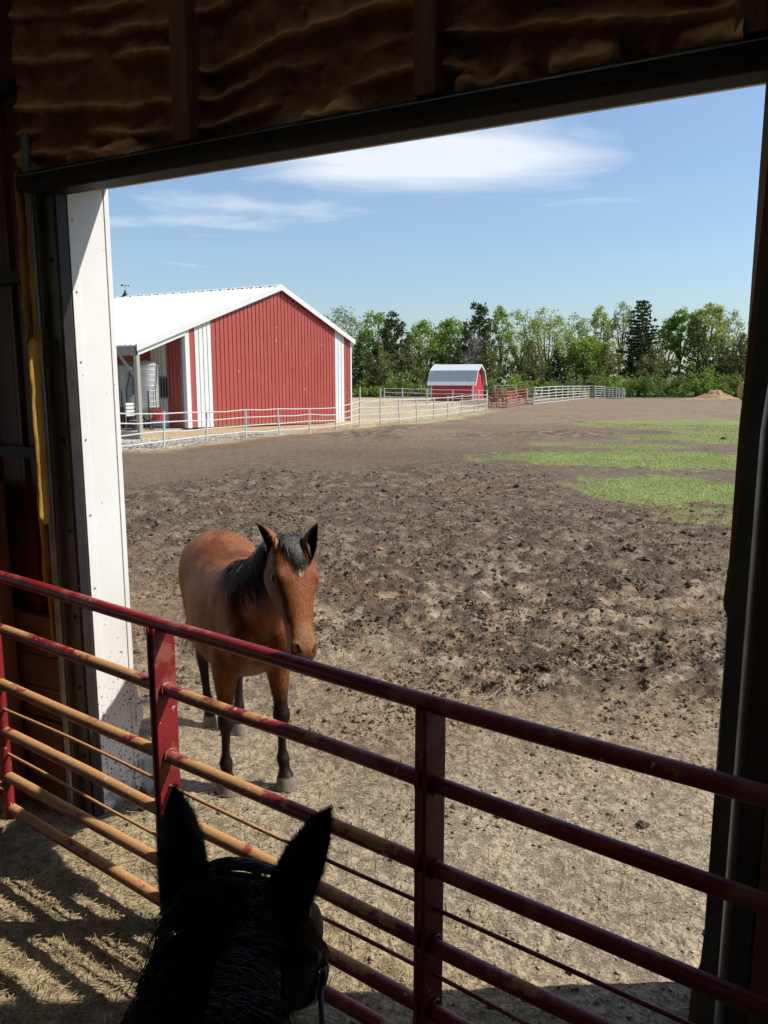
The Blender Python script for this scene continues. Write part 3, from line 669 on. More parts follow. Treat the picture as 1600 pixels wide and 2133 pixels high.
edge_board(q((1462, 1945), (1466, 1950), (1458, 2010), (1440, 2060), (1432, 2140), (1428, 2240)), .07, -.004, .026, 'post_wood', 'splintered_edge')
mb = MB(); a_ = WU(1598, 900, -.09); b_ = WU(1500, 2133, -.09); mb.tube([(a_[0] + .10, -.09, 3.6), (a_[0], -.09, a_[1]), (b_[0], -.09, b_[1]), (b_[0] - .01, -.09, -.02)], .02, 14); mb.build('track_pipe', M['galvanised'], S, smooth=True, auto=50)
sb('wall_lining', 'stable_roof', (DW + .13, 9.2, -.04, .0, -.02, 5.29)); sb('right_reveal', 'white_flashing', (DW + .03, DW + .05, .012, .262, -.02, 3.52))
sb('wall_post', 'post_wood', (DW + .34, DW + .50, -.24, -.045, -.1, 5.29), bevel=.006)
sb('kick_board', 'kick_wood', (DW + .20, 9.1, -.09, -.041, 0, 1.02), bevel=.004)

# ------------------------------------------------------------------ red pipe gate
GD = np.array([.816, -.578]); GD = GD / np.hypot(*GD)
GS = 1.04
gate = empty('pipe_gate', (-1.94 * GS, 3.80 * GS, 0), math.atan2(GD[1], GD[0])); tag(gate, 'long red six-pipe gate, dusty and chipped, across the stable doorway', 'gate')
SAG = -.016; GL = 3.84 * GS
RZ = [CAM_H - (CAM_H - z) * GS for z in (1.467, 1.19, .904, .641, .404, .215)]
for i, z in enumerate(RZ):
    pts = []
    for k in range(17):
        s_ = -.02 + (GL + .02) * k / 16
        pts.append((s_, (fbm(np.array([s_ * .8 + i * 9]), np.array([i * 2.2]), 2, 4)[0] - .5) * .032, z + SAG * s_ + (fbm(np.array([s_ * .8 + i * 5]), np.array([i * 4.2 + 3]), 2, 6)[0] - .5) * .022))
    MB().tube(pts, .0275 if i else .0290, 16).build('rail', M['gate_paint'], gate, smooth=True, auto=60)
for i, z in enumerate([CAM_H - (CAM_H - z) * GS for z in (.768, .520)]):
    pts = [(s_, .004 * math.sin(s_ * 3 + i), z + SAG * s_ + .008 * math.sin(s_ * 2.1 + i * 2)) for s_ in np.linspace(0, GL, 14)]
    MB().tube(pts, .0075, 8).build('thin_rod', M['gate_paint'], gate, smooth=True, auto=60)
def upright(s_, w=.044, d=.050):
    o = SAG * s_; z0, z1 = RZ[5] - .035 + o, RZ[0] - .015 + o; t = .005
    mb = MB()
    # pressed channel: two flanges with a fold, one web on the yard side
    for sx in (-1, 1):
        x_ = s_ + sx * w / 2
        mb.prism([(x_, -d), (x_ + sx * .004, -d * .2), (x_ + sx * .010, d), (x_ + sx * .010 - sx * t, d), (x_ - sx * t, -d)], lambda a, b, e: (a, b, z0 if e == 0 else z1))
        mb.prism([(x_, -d), (x_ - sx * .014, -d - .002), (x_ - sx * .014, -d + t), (x_ - sx * t, -d + t)], lambda a, b, e: (a, b, z0 if e == 0 else z1))
    mb.box(s_ - w / 2 + .006, s_ + w / 2 - .006, d - t, d, z0, z1)
    u_ = mb.build('upright', M['gate_paint'], gate)
    for z in RZ[1:]:
        for sx in (-1, 1):
            wb = MB().tube([(s_ + sx * (w / 2 + .011), math.cos(t) * .029, z + o + math.sin(t) * .029) for t in np.linspace(0, 6.283, 15)], [.0045 + .002 * ((k * 7) % 3) / 2 for k in range(15)], 6, False).build('weld_bead', M['gate_paint'], u_, smooth=True)
    return u_
for s_ in (1.27 * GS, 2.55 * GS): upright(s_)
for s_ in (0.0, GL):
    mb = MB(); mb.tube([(s_, 0, RZ[5] - .045 + SAG * s_), (s_, 0, RZ[0] + .023 + SAG * s_)], .0285, 16); mb.build('end_stile', M['gate_paint'], gate, smooth=True, auto=60)
for z in (1.0, .23):
    mb = MB(); mb.box(-.075, -.03, -.035, .035, z - .035, z + .035); mb.tube([(-.02, -.05, z + .05), (.045, -.05, z + .05), (.045, -.05, z - .05), (-.02, -.05, z - .05), (-.02, -.05, z + .05)], .007, 8)
    h_ = mb.build('hinge', M['gate_paint'], gate)
    for q_ in range(4):
        b_ = MB().lathe([(0, .014), (.010, .013), (.013, .005), (.013, 0)], 6).build('bolt', M['gate_paint'], h_); b_.location = (-.05 + .03 * (q_ % 2), -.036, z - .018 + .036 * (q_ // 2)); b_.rotation_euler = (R(90), 0, 0)

# ------------------------------------------------------------------ big red barn with porch
BA = np.array([-8.83, 35.85]); BG = np.array([.485, .8745]); BH = np.array([-.8745, .485])
barn = empty('red_barn', (BA[0], BA[1], 0), math.atan2(BG[1], BG[0])); tag(barn, 'large red steel-sided barn with white stripes and white metal roof', 'barn')
BW = 14.1; RS = 7.0; RIDGE = 7.26; SL = .336
def rt(s): return RIDGE - SL * abs(s - RS)
def fb(s): return .35 - .027 * s
def strip(s0, s1, mat):
    poly = [(s0, 0), (s0, -.050), (s0 + .03, -.050), (s0 + .055, -.02), (s1 - .003, -.02), (s1 - .003, 0)]
    mb = MB(); mb.prism(poly, lambda a, b, e: (a, b, fb(a) if e == 0 else rt(a) - .10)); mb.build('siding_panel', M[mat], barn)
segs = [(.22, .62, 'barn_red', 2), (.62, 1.62, 'white_metal', 4), (1.62, 12.0, 'barn_red', 38), (12.0, 13.2, 'white_metal', 4), (13.2, 13.86, 'barn_red', 2)]
def bs_at(px, py):
    r = ray(px, py); Mx = np.array([[r[0], -BG[0]], [r[1], -BG[1]]]); return float(np.linalg.solve(Mx, BA)[1])
c1, c2, c3, c4, c5, c6 = [bs_at(*p) for p in ((393.5, 760), (406, 760), (441, 760), (697, 760), (716.5, 760), (728, 760))]
segs = [(c1, c2, 'barn_red'), (c2, c3, 'white_metal'), (c3, c4, 'barn_red'), (c4, c5, 'white_metal'), (c5, c6, 'barn_red')]
for s0, s1, mt in segs:
    k = max(1, round((s1 - s0) / .30))
    for j in range(k): strip(s0 + (s1 - s0) * j / k, s0 + (s1 - s0) * (j + 1) / k, mt)
for s0, s1 in ((-.06, c1 - .004), (c6 + .002, BW)):
    mb = MB(); mb.prism([(s0, .12), (s0, -.075), (s1, -.075), (s1, .0)], lambda a, b, e: (a, b, fb(a) - .02 if e == 0 else rt(a) - .08)); mb.build('corner_trim', M['white_metal'], barn)
BL = 24.0
def sidewall(y0, y1, mat):
    poly = [(0, y0), (-.02, y0), (-.02, y1 - .055), (-.05, y1 - .03), (-.05, y1 - .003), (0, y1 - .003)]
    mb = MB(); mb.prism(poly, lambda a, b, e: (a, b, .35 if e == 0 else rt(0) - .10)); mb.build('siding_panel', M[mat], barn)
MB().box(-.07, -.0, .124, .24, .33, rt(0) - .1).build('corner_trim', M['grey_trim'], barn)
ys = .242
for w_, mt in ((.86, 'barn_red'), (.95, 'white_metal'), (4.0, 'barn_red')):
    k = round(w_ / .23)
    for j in range(k): sidewall(ys + w_ * j / k, ys + w_ * (j + 1) / k, mt)
    ys += w_
MB().box(-.03, -.001, ys, BL, .35, rt(0) - .1).build('side_wall', M['barn_red'], barn)
MB().box(BW - .10, BW, .01, BL, -.3, rt(BW) - .1).build('side_wall', M['barn_red'], barn); MB().box(.01, BW - .11, BL - .1, BL, -.2, rt(0) - .1).build('back_wall', M['barn_red'], barn)
# footing skirt and porch slab
mb = MB(); mb.prism([(-2.95, .16), (-2.95, -.06), (BW, -.06), (BW, .1)], lambda a, b, e: (a, b, -.4 if e == 0 else fb(max(a, 0)) - .022)); mb.build('footing_board', M['timber'], barn)
MB().box(-2.94, -.002, .17, BL, -.3, .325).build('porch_slab', M['concrete'], barn)
# roof sheets with ribs (local y runs along the ridge)
def roof(sa, sb_, name, parent):
    mb = MB(); pitch = .30; y = -.22
    prof = []
    while y < BL + .2:
        prof += [(y, 0), (y + .02, .045), (y + .05, .045), (y + .07, 0)]; y += pitch
    prof.append((BL + .2, 0)); n_ = len(prof)
    v = [(sa, y_, rt(sa) + h_) for y_, h_ in prof] + [(sb_, y_, rt(sb_) + h_) for y_, h_ in prof] + [(sa, y_, rt(sa) - .05) for y_, h_ in prof] + [(sb_, y_, rt(sb_) - .05) for y_, h_ in prof]
    f = [(i, i + 1, n_ + i + 1, n_ + i) for i in range(n_ - 1)] + [(2 * n_ + i, 3 * n_ + i, 3 * n_ + i + 1, 2 * n_ + i + 1) for i in range(n_ - 1)]
    f += [(i, 2 * n_ + i, 2 * n_ + i + 1, i + 1) for i in range(n_ - 1)] + [(n_ + i, n_ + i + 1, 3 * n_ + i + 1, 3 * n_ + i) for i in range(n_ - 1)]
    f += [(0, n_, 3 * n_, 2 * n_), (n_ - 1, 3 * n_ - 1, 4 * n_ - 1, 2 * n_ - 1)]
    return mb.add(v, f).build(name, M['white_metal'], parent)
r_ = roof(-3.05, RS, 'roof', barn); r2_ = roof(BW + .12, RS, 'roof', barn)
mb = MB(); mb.prism([(RS - .25, RIDGE - .05), (RS, RIDGE + .07), (RS + .25, RIDGE - .05), (RS, RIDGE + .03)], lambda a, b, e: (a, -.24 if e == 0 else BL + .2, b)); mb.build('ridge_cap', M['white_metal'], r_)
# vent gaps along the ridge show as dark ticks
for k in range(34): MB().box(RS - .275, RS - .255, .1 + k * .66, .1 + k * .66 + .36, RIDGE - .078, RIDGE - .036).build('ridge_vent', M['dark_void'], r_)
def rake(sa, sb_):
    mb = MB(); mb.hexa([(sa, -.245, rt(sa) - .24), (sb_, -.245, rt(sb_) - .24), (sb_, -.215, rt(sb_) - .24), (sa, -.215, rt(sa) - .24), (sa, -.245, rt(sa) + .035), (sb_, -.245, rt(sb_) + .035), (sb_, -.215, rt(sb_) + .035), (sa, -.215, rt(sa) + .035)])
    return mb
rake(-3.06, RS).build('rake_trim', M['white_metal'], r_); rake(RS, BW + .13).build('rake_trim', M['white_metal'], r2_)
mb = MB(); mb.hexa([(-2.9, -.12, rt(-2.9) - .46), (0, -.12, rt(0) - .46), (0, -.07, rt(0) - .46), (-2.9, -.07, rt(-2.9) - .46), (-2.9, -.12, rt(-2.9) - .06), (0, -.12, rt(0) - .06), (0, -.07, rt(0) - .06), (-2.9, -.07, rt(-2.9) - .06)]); mb.build('porch_beam', M['white_metal'], barn)
MB().box(-2.98, -2.90, -.02, BL, rt(-2.9) - .46, rt(-2.9) - .06).build('eave_beam', M['grey_trim'], barn)
for k, y_ in enumerate((-.02, 4.6, 9.2, 13.8)):
    MB().box(-2.99, -2.81, y_ - .09, y_ + .09, -.2, rt(-2.9) - .47).build('porch_post', M['grey_wood'] if k == 0 else M['grey_trim'], barn, bevel=.01)
    mb = MB(); mb.hexa([(-2.97, y_ + .09, 2.55), (-2.90, y_ + .09, 2.55), (-2.90, y_ + .09, 2.75), (-2.97, y_ + .09, 2.75), (-2.97, y_ + .98, rt(-2.9) - .47), (-2.90, y_ + .98, rt(-2.9) - .47), (-2.90, y_ + .82, rt(-2.9) - .47), (-2.97, y_ + .82, rt(-2.9) - .47)]); mb.build('knee_brace', M['grey_trim'], barn)
# barred window in the porch wall
wn_ = MB().box(-.075, -.052, 1.02, 1.52, 1.72, 2.58).build('window', M['dark_void'], barn)
for y_ in (1.02, 1.185, 1.35, 1.50): MB().box(-.10, -.078, y_ - .02, y_ + .025, 1.70, 2.60).build('window_bar', M['grey_trim'], wn_)
for z in (1.66, 2.56): MB().box(-.102, -.077, .98, 1.55, z, z + .07).build('window_frame', M['grey_trim'], wn_)
# cupola with weathervane
cu = empty('weathervane', tuple((BA + BG * RS + BH * 10.9)) + (RIDGE + .02,)); cu.scale = (.62, .62, .62); tag(cu, 'small dark weathervane on a pointed cap on the barn ridge', 'weathervane')
MB().lathe([(.30, -.05), (.26, .10), (.10, .34), (.05, .55), (.012, .62)], 12).build('cap', M['black_iron'], cu); MB().tube([(0, 0, .6), (0, 0, 1.15)], .018, 6).build('spindle', M['black_iron'], cu)
mb = MB(); mb.box(-.32, .32, -.012, .012, .93, .965); mb.add([(.32, -.01, .87), (.32, .01, .87), (.46, 0, .95), (.32, -.01, 1.03), (.32, .01, 1.03)], [(0, 1, 2), (3, 2, 4), (0, 2, 3), (1, 4, 2), (0, 3, 4, 1)]); mb.box(-.36, -.2, -.01, .01, .90, 1.08); mb.build('arrow', M['black_iron'], cu)
# feed bins
def bin_(mat):
    root = empty('feed_bin'); r0 = .50
    prof = [(.04, .72), (.09, .72), (r0, 1.25)]
    for k in range(8): prof += [(r0, 1.27 + k * .225), (r0 + .008, 1.28 + k * .225), (r0 + .008, 1.30 + k * .225), (r0, 1.31 + k * .225), (r0 - .002, 1.38 + k * .225), (r0, 1.48 + k * .225)]
    MB().lathe(prof, 28).build('bin_body', M[mat], root, smooth=True, auto=25)
    top = 1.27 + 8 * .225
    lid = MB().lathe([(r0 + .02, top - .03), (r0 + .02, top), (.40, top + .09), (.27, top + .165), (.14, top + .20), (.0, top + .215)], 28).build('bin_lid', M[mat], root, smooth=True, auto=40)
    for k in range(4):
        t = math.pi / 4 + k * math.pi / 2
        MB().tube([(r0 * math.cos(t), r0 * math.sin(t), 2.0), (r0 * 1.02 * math.cos(t), r0 * 1.02 * math.sin(t), 1.2), (r0 * 1.28 * math.cos(t), r0 * 1.28 * math.sin(t), .30)], .025, 6).build('leg', M['black_iron'], root)
    MB().tube([(.10, -.50, top + .05), (.02, -.545, 2.55), (-.12, -.56, 2.05), (-.12, -.56, .5)], .016, 6).build('pull_rod', M['black_iron'], root)
    return root
for s_, t_, mt, lab in ((-1.42, .98, 'bin_steel', 'bright silver ribbed feed bin nearest the porch post'), (-1.05, 2.35, 'bin_dull', 'duller grey feed bin behind the porch post, half hidden')):
    o = bin_(mt); p = BA + BG * s_ + BH * t_; o.location = (p[0], p[1], 0.03); o.rotation_euler = (0, 0, R(66 if mt == 'bin_steel' else 10)); tag(o, lab, 'feed bin', 'feed bins under the barn porch')
p = BA + BG * -1.55 + BH * .30
bk = empty('bucket', (p[0], p[1], .325)); MB().lathe([(.0, .0), (.19, .0), (.27, .42), (.28, .44), (.25, .42), (.17, .02), (0, .02)], 20).build('tub', M['bucket_red'], bk, smooth=True, auto=40); bk.location[2] = .75
MB().box(-.3, .3, -.2, .2, -.06, -.002).build('stand_top', M['grey_trim'], bk); [MB().box(a - .025, a + .025, b - .025, b + .025, -.425, -.06).build('stand_leg', M['grey_trim'], bk) for a in (-.26, .26) for b in (-.16, .16)]
tag(bk, 'red tub on a low stand under the nearest feed bin', 'tub')
p = BA + BG * -2.35 + BH * 1.05
ch = empty('slatted_chair', (p[0], p[1], .325), R(80))
for k in range(4): MB().box(-.42, .42, -.02, .02, .62 + k * .15, .73 + k * .15).build('slat', M['white_metal'], ch)
for k in range(3): MB().box(-.42, .42, -.52 + k * .15, -.40 + k * .15, .42, .445).build('seat_slat', M['grey_trim'], ch)
for a in (-.38, .38):
    MB().tube([(a, .045, 0), (a, .04, 1.2)], .022, 6).build('leg', M['grey_trim'], ch); MB().tube([(a, -.5, 0), (a, -.5, .41)], .022, 6).build('leg', M['grey_trim'], ch)
tag(ch, 'pale slatted chair beneath the porch left of the post', 'chair')

# ------------------------------------------------------------------ small gambrel shed
p = G(985, 836)
shed = empty('gambrel_shed', (p[0], p[1], 0), R(-23.5)); tag(shed, 'small bright red shed with white gambrel roof inside the pen', 'shed')
SW, SD = 5.5, 4.3
for k in range(19): MB().box(-SW + k * SW / 19 + .005, -SW + (k + 1) * SW / 19 - .005, -.012 - .02 * (k % 2), .03, .05, 2.02).build('front_board', M['shed_red'], shed)
gp = [(0.03, .05), (SD - .03, .05), (SD - .03, 2.1), (SD - .62, 3.64), (SD / 2, 4.36), (.62, 3.64), (.03, 2.1)]
for x0 in (-SW + .03, -.06):
    mb = MB(); mb.prism(gp, lambda a, b, e: (x0 if e == 0 else x0 + .05, a, b)); mb.build('gable_wall', M['shed_red'], shed)
MB().box(-SW + .03, 0, SD - .06, SD, .05, 2.1).build('back_wall', M['shed_red'], shed)
for x0 in (-SW, -.14): MB().box(x0, x0 + .14, -.05, .04, 0, 2.05).build('corner_post', M['white_metal'], shed)
MB().box(-.02, .012, .95, 2.15, .1, 3.0).build('door', M['shed_red'], shed); [MB().box(.002, .035, a, a + .09, .1, 3.0).build('door_trim', M['white_metal'], shed) for a in (.0, SD - .09)]
pr = [(-.42, 1.92), (-.12, 2.38), (.60, 3.74), (SD / 2, 4.5), (SD - .60, 3.74), (SD + .12, 2.38), (SD + .42, 1.92)]
for i in range(6):
    (a0, z0), (a1, z1) = pr[i], pr[i + 1]
    x0, x1 = -SW - .35, .38; ribs = i in (1, 4)
    nx, nzv = (a1 - a0), (z1 - z0); ln = math.hypot(nx, nzv); ox, oz = -nzv / ln, nx / ln
    mb = MB(); n_ = 24 if ribs else 1
    for k in range(n_):
        xa = x0 + (x1 - x0) * k / n_; xb = x0 + (x1 - x0) * (k + (.55 if ribs else 1)) / n_; d0 = .06
        mb.hexa([(xa, a0, z0), (xb, a0, z0), (xb, a1, z1), (xa, a1, z1), (xa, a0 + ox * d0, z0 + oz * d0), (xb, a0 + ox * d0, z0 + oz * d0), (xb, a1 + ox * d0, z1 + oz * d0), (xa, a1 + ox * d0, z1 + oz * d0)])
    if ribs: mb.hexa([(x0, a0 - ox * .05, z0 - oz * .05), (x1, a0 - ox * .05, z0 - oz * .05), (x1, a1 - ox * .05, z1 - oz * .05), (x0, a1 - ox * .05, z1 - oz * .05), (x0, a0 + ox * .004, z0 + oz * .004), (x1, a0 + ox * .004, z0 + oz * .004), (x1, a1 + ox * .004, z1 + oz * .004), (x0, a1 + ox * .004, z1 + oz * .004)])
    mb.build('roof_panel', M['shed_steel'] if ribs else M['white_metal'], shed)
    for xe in (x1, x0 - .05):
        mb = MB(); mb.hexa([(xe, a0 - ox * .16, z0 - oz * .16), (xe + .05, a0 - ox * .16, z0 - oz * .16), (xe + .05, a1 - ox * .16, z1 - oz * .16), (xe, a1 - ox * .16, z1 - oz * .16), (xe, a0 + ox * .07, z0 + oz * .07), (xe + .05, a0 + ox * .07, z0 + oz * .07), (xe + .05, a1 + ox * .07, z1 + oz * .07), (xe, a1 + ox * .07, z1 + oz * .07)]); mb.build('roof_edge', M['white_metal'], shed)

# ------------------------------------------------------------------ fences
def fence(name, posts, fr, mat, label, rp=.045, rr=.030, heights=None, cat='fence', lean=.02, group=None, sag=.02):
    """posts: list of (px, top py, base py); fr: rail heights as a fraction of the post"""
    B = [G(a, c) for a, b, c in posts]
    T = [AT(a, b, q[1])[2] for (a, b, c), q in zip(posts, B)]
    root = empty(name, (B[0][0], B[0][1], 0)); o = B[0]
    rr_ = np.random.default_rng(len(posts))
    tops = []
    for q, h in zip(B, T):
        q = q - [o[0], o[1], 0]; lx, ly = rr_.normal(0, lean, 2); tops.append((q, h, lx, ly))
        MB().tube([(q[0], q[1], -.15), (q[0] + lx, q[1] + ly, h)], rp, 8).build('post', M[mat], root, smooth=True, auto=50)
    low = min(T[i] for i in range(len(T)))
    for fz in fr:
        pts = []
        for i, (q, h, lx, ly) in enumerate(tops):
            hh = min(h, heights) if heights else h
            pts.append((q[0] + lx * fz, q[1] + ly * fz, hh * fz + rr_.normal(0, sag)))
            if i < len(tops) - 1:
                q2, h2 = tops[i + 1][0], tops[i + 1][1]; h2 = min(h2, heights) if heights else h2
                pts.append(((q[0] + q2[0]) / 2, (q[1] + q2[1]) / 2, (hh + h2) / 2 * fz - abs(rr_.normal(0, sag))))
        MB().tube(pts, rr, 6).build('rail', M[mat], root, smooth=True, auto=50)
    return tag(root, label, cat, group)
fence('pipe_fence', FENCE_A, (.97, .72, .46, .22), 'fence_white', 'long white four-rail pipe fence running past the front of the red barn', heights=1.42, rp=.042, rr=.024, lean=.05)
fence('pipe_fence', [(800, 808, 843), (839, 808, 845), (889, 810, 846), (942.5, 811, 847.5), (997, 811, 850), (1014, 812, 854)], (.97, .74, .5, .26), 'fence_white', 'white pipe fence crossing in front of the gambrel shed', rp=.055, rr=.03)
fence('pipe_fence', [(738, 802, 825.5), (770, 802, 825.5), (808, 802, 826), (841, 802, 827), (877, 802, 828)], (.97, .72, .48, .22), 'fence_white', 'farthest white fence between the barn corner and the gambrel shed', rp=.07, rr=.04)
fence('pipe_fence', [(1012, 802, 828), (1032, 802, 829), (1075, 801, 829)], (.97, .74, .5, .26), 'fence_white', 'short run of white fence behind the red panels, right of the gambrel shed', rp=.07, rr=.04)
E_ = [(1098, 808, 841), (1111, 806, 843), (1127, 806, 840.6), (1143, 805, 839), (1158, 804, 837.6), (1171, 804, 835.6), (1182.5, 804, 834.6), (1194.5, 804, 833), (1206, 804, 832), (1218, 804, 830.3), (1228, 803.6, 829.3), (1240, 804, 829.3), (1250, 804, 828.8), (1260, 805, 828.5), (1268, 806, 829), (1276, 806, 829.6), (1283, 807, 830), (1289, 808, 830.6), (1296, 808, 831), (1300, 809, 831.4)]
fence('pipe_fence', E_, (.98, .79, .60, .42, .22, .04), 'fence_white', 'tall white six-rail fence curving away right of the red panels', rp=.07, rr=.045, lean=.08)
fence('panel_fence', [(1017, 816, 850), (1035, 816, 850), (1055, 815, 851), (1077, 812, 846), (1097, 809, 841.5)], (.97, .79, .61, .43, .25, .08), 'panel_red', 'faded red livestock panels closing the small pen', rp=.035, rr=.035, lean=.01)
fence('panel_fence', [(1013, 806, 834), (1036, 807, 834), (1060, 808, 834.5), (1095, 806, 836)], (.97, .8, .6, .4, .2), 'panel_red', 'rusty red panels at the back of the small pen', rp=.04, rr=.04, lean=.01)

# ------------------------------------------------------------------ far right: spoil heap, old bale, bale by the fence
p = G(1484, 832)
bm = bmesh.new(); bmesh.ops.create_grid(bm, x_segments=60, y_segments=40, size=1)
for vv in bm.verts:
    x_, y_ = vv.co.x * 6.2, vv.co.y * 3.2; r0 = math.hypot(x_ / 6.0, y_ / 3.0)
    pk = max(0, 1 - math.hypot((x_ - .6) / 3.6, y_ / 2.6)) * 1.75 + max(0, 1 - r0 ** 2) * .55
    nn = fbm(np.array([x_ * 1.5]), np.array([y_ * 1.5]), 4, 5)[0] - .5
    vv.co = (x_, y_, max(0, pk) * (1 + nn * .9) - .05)
mm = bpy.data.meshes.new('spoil_heap'); bm.to_mesh(mm); bm.free()
ca = mm.color_attributes.new('soil', 'FLOAT_COLOR', 'POINT'); ca.data.foreach_set('color', np.tile((.33, .21, .12, 1), len(mm.vertices)).astype(np.float32)); mm.materials.append(M['mud'])
dm = link('dirt_mound', mm, None, (p[0], p[1], 0)); dm.scale = (.80, .80, .55)
tag(dm, 'low mound of brown dirt at the far edge of the yard', 'dirt mound')
def round_bale(loc, r, w, rz, lab):
    root = empty('round_bale', loc, rz); n_ = 32; v = []; prof = [(0, 0), (.6, -.02), (.93, .0), (1.0, .06), (1.0, .25), (.985, .5), (1.0, .75), (1.0, .94), (.93, 1.0), (.6, 1.02), (0, 1.0)]
    for rr0, xx in prof:
        for k in range(n_):
            t = 2 * math.pi * k / n_; j = 1 + (fbm(np.array([xx * 9 + 3]), np.array([k * .8]), 3, 8)[0] - .5) * .10; zz_ = r + r * rr0 * j * math.sin(t)
            v.append(((xx - .5) * w, r * rr0 * j * math.cos(t), max(zz_, .0)))
    f = [(i * n_ + k, i * n_ + (k + 1) % n_, (i + 1) * n_ + (k + 1) % n_, (i + 1) * n_ + k) for i in range(len(prof) - 1) for k in range(n_)]
    MB().add(v, f).build('bale_body', M['hay'], root, smooth=True); tag(root, lab, 'hay bale'); return root
p = G(1562, 833); round_bale((p[0], p[1], 0), 1.15, 2.6, R(8), 'weathered round hay bale beside the dirt mound at the right jamb')
p = G(1219, 829.8); hb = empty('square_bale', (p[0] - .1, p[1] + .25, 0), R(20)); mb = MB(); mb.box(-.55, .55, -.3, .3, 0, .95); mb.build('bale_body', M['hay'], hb, bevel=.06)
for a in (-.2, .2): MB().box(a - .012, a + .012, -.306, .306, -.004, .957).build('twine', M['straw'], hb)
tag(hb, 'small yellow bale standing against the tall white fence', 'hay bale')
# ------------------------------------------------------------------ trees and shrubs
def leaves(centres, sig, per, size, r, squash=.8, flat=0.0):
    """leaf sprays round branch ends: one quad each, random attitude"""
    c = np.repeat(np.asarray(centres), per, 0); n = len(c)
    sg = np.repeat(np.broadcast_to(np.asarray(sig, float), (len(centres),)), per)
    d = r.normal(0, 1, (n, 3)); d = d / np.maximum(np.linalg.norm(d, axis=1, keepdims=True), 1e-6) * (r.uniform(0, 1, (n, 1)) ** .6) * 1.6
    c = c + d * sg[:, None] * np.array([1, 1, squash])
    a = r.normal(0, 1, (n, 3)); a /= np.linalg.norm(a, axis=1, keepdims=True)
    if flat: a[:, 2] *= (1 - flat); a /= np.linalg.norm(a, axis=1, keepdims=True)
    b = np.cross(a, r.normal(0, 1, (n, 3))); b /= np.linalg.norm(b, axis=1, keepdims=True)
    s = (size * r.uniform(.55, 1.35, n))[:, None]; a = a * s; b = b * s * r.uniform(.35, .7, (n, 1))
    v = np.stack([c - a, c - a * .1 - b, c + a, c + a * .1 + b], 1).reshape(-1, 3)
    tint = np.repeat(np.clip(r.normal(.5, .22, n), 0, 1), 4)
    return v, tint
def Vn3(a): return np.asarray(a) / np.linalg.norm(a)
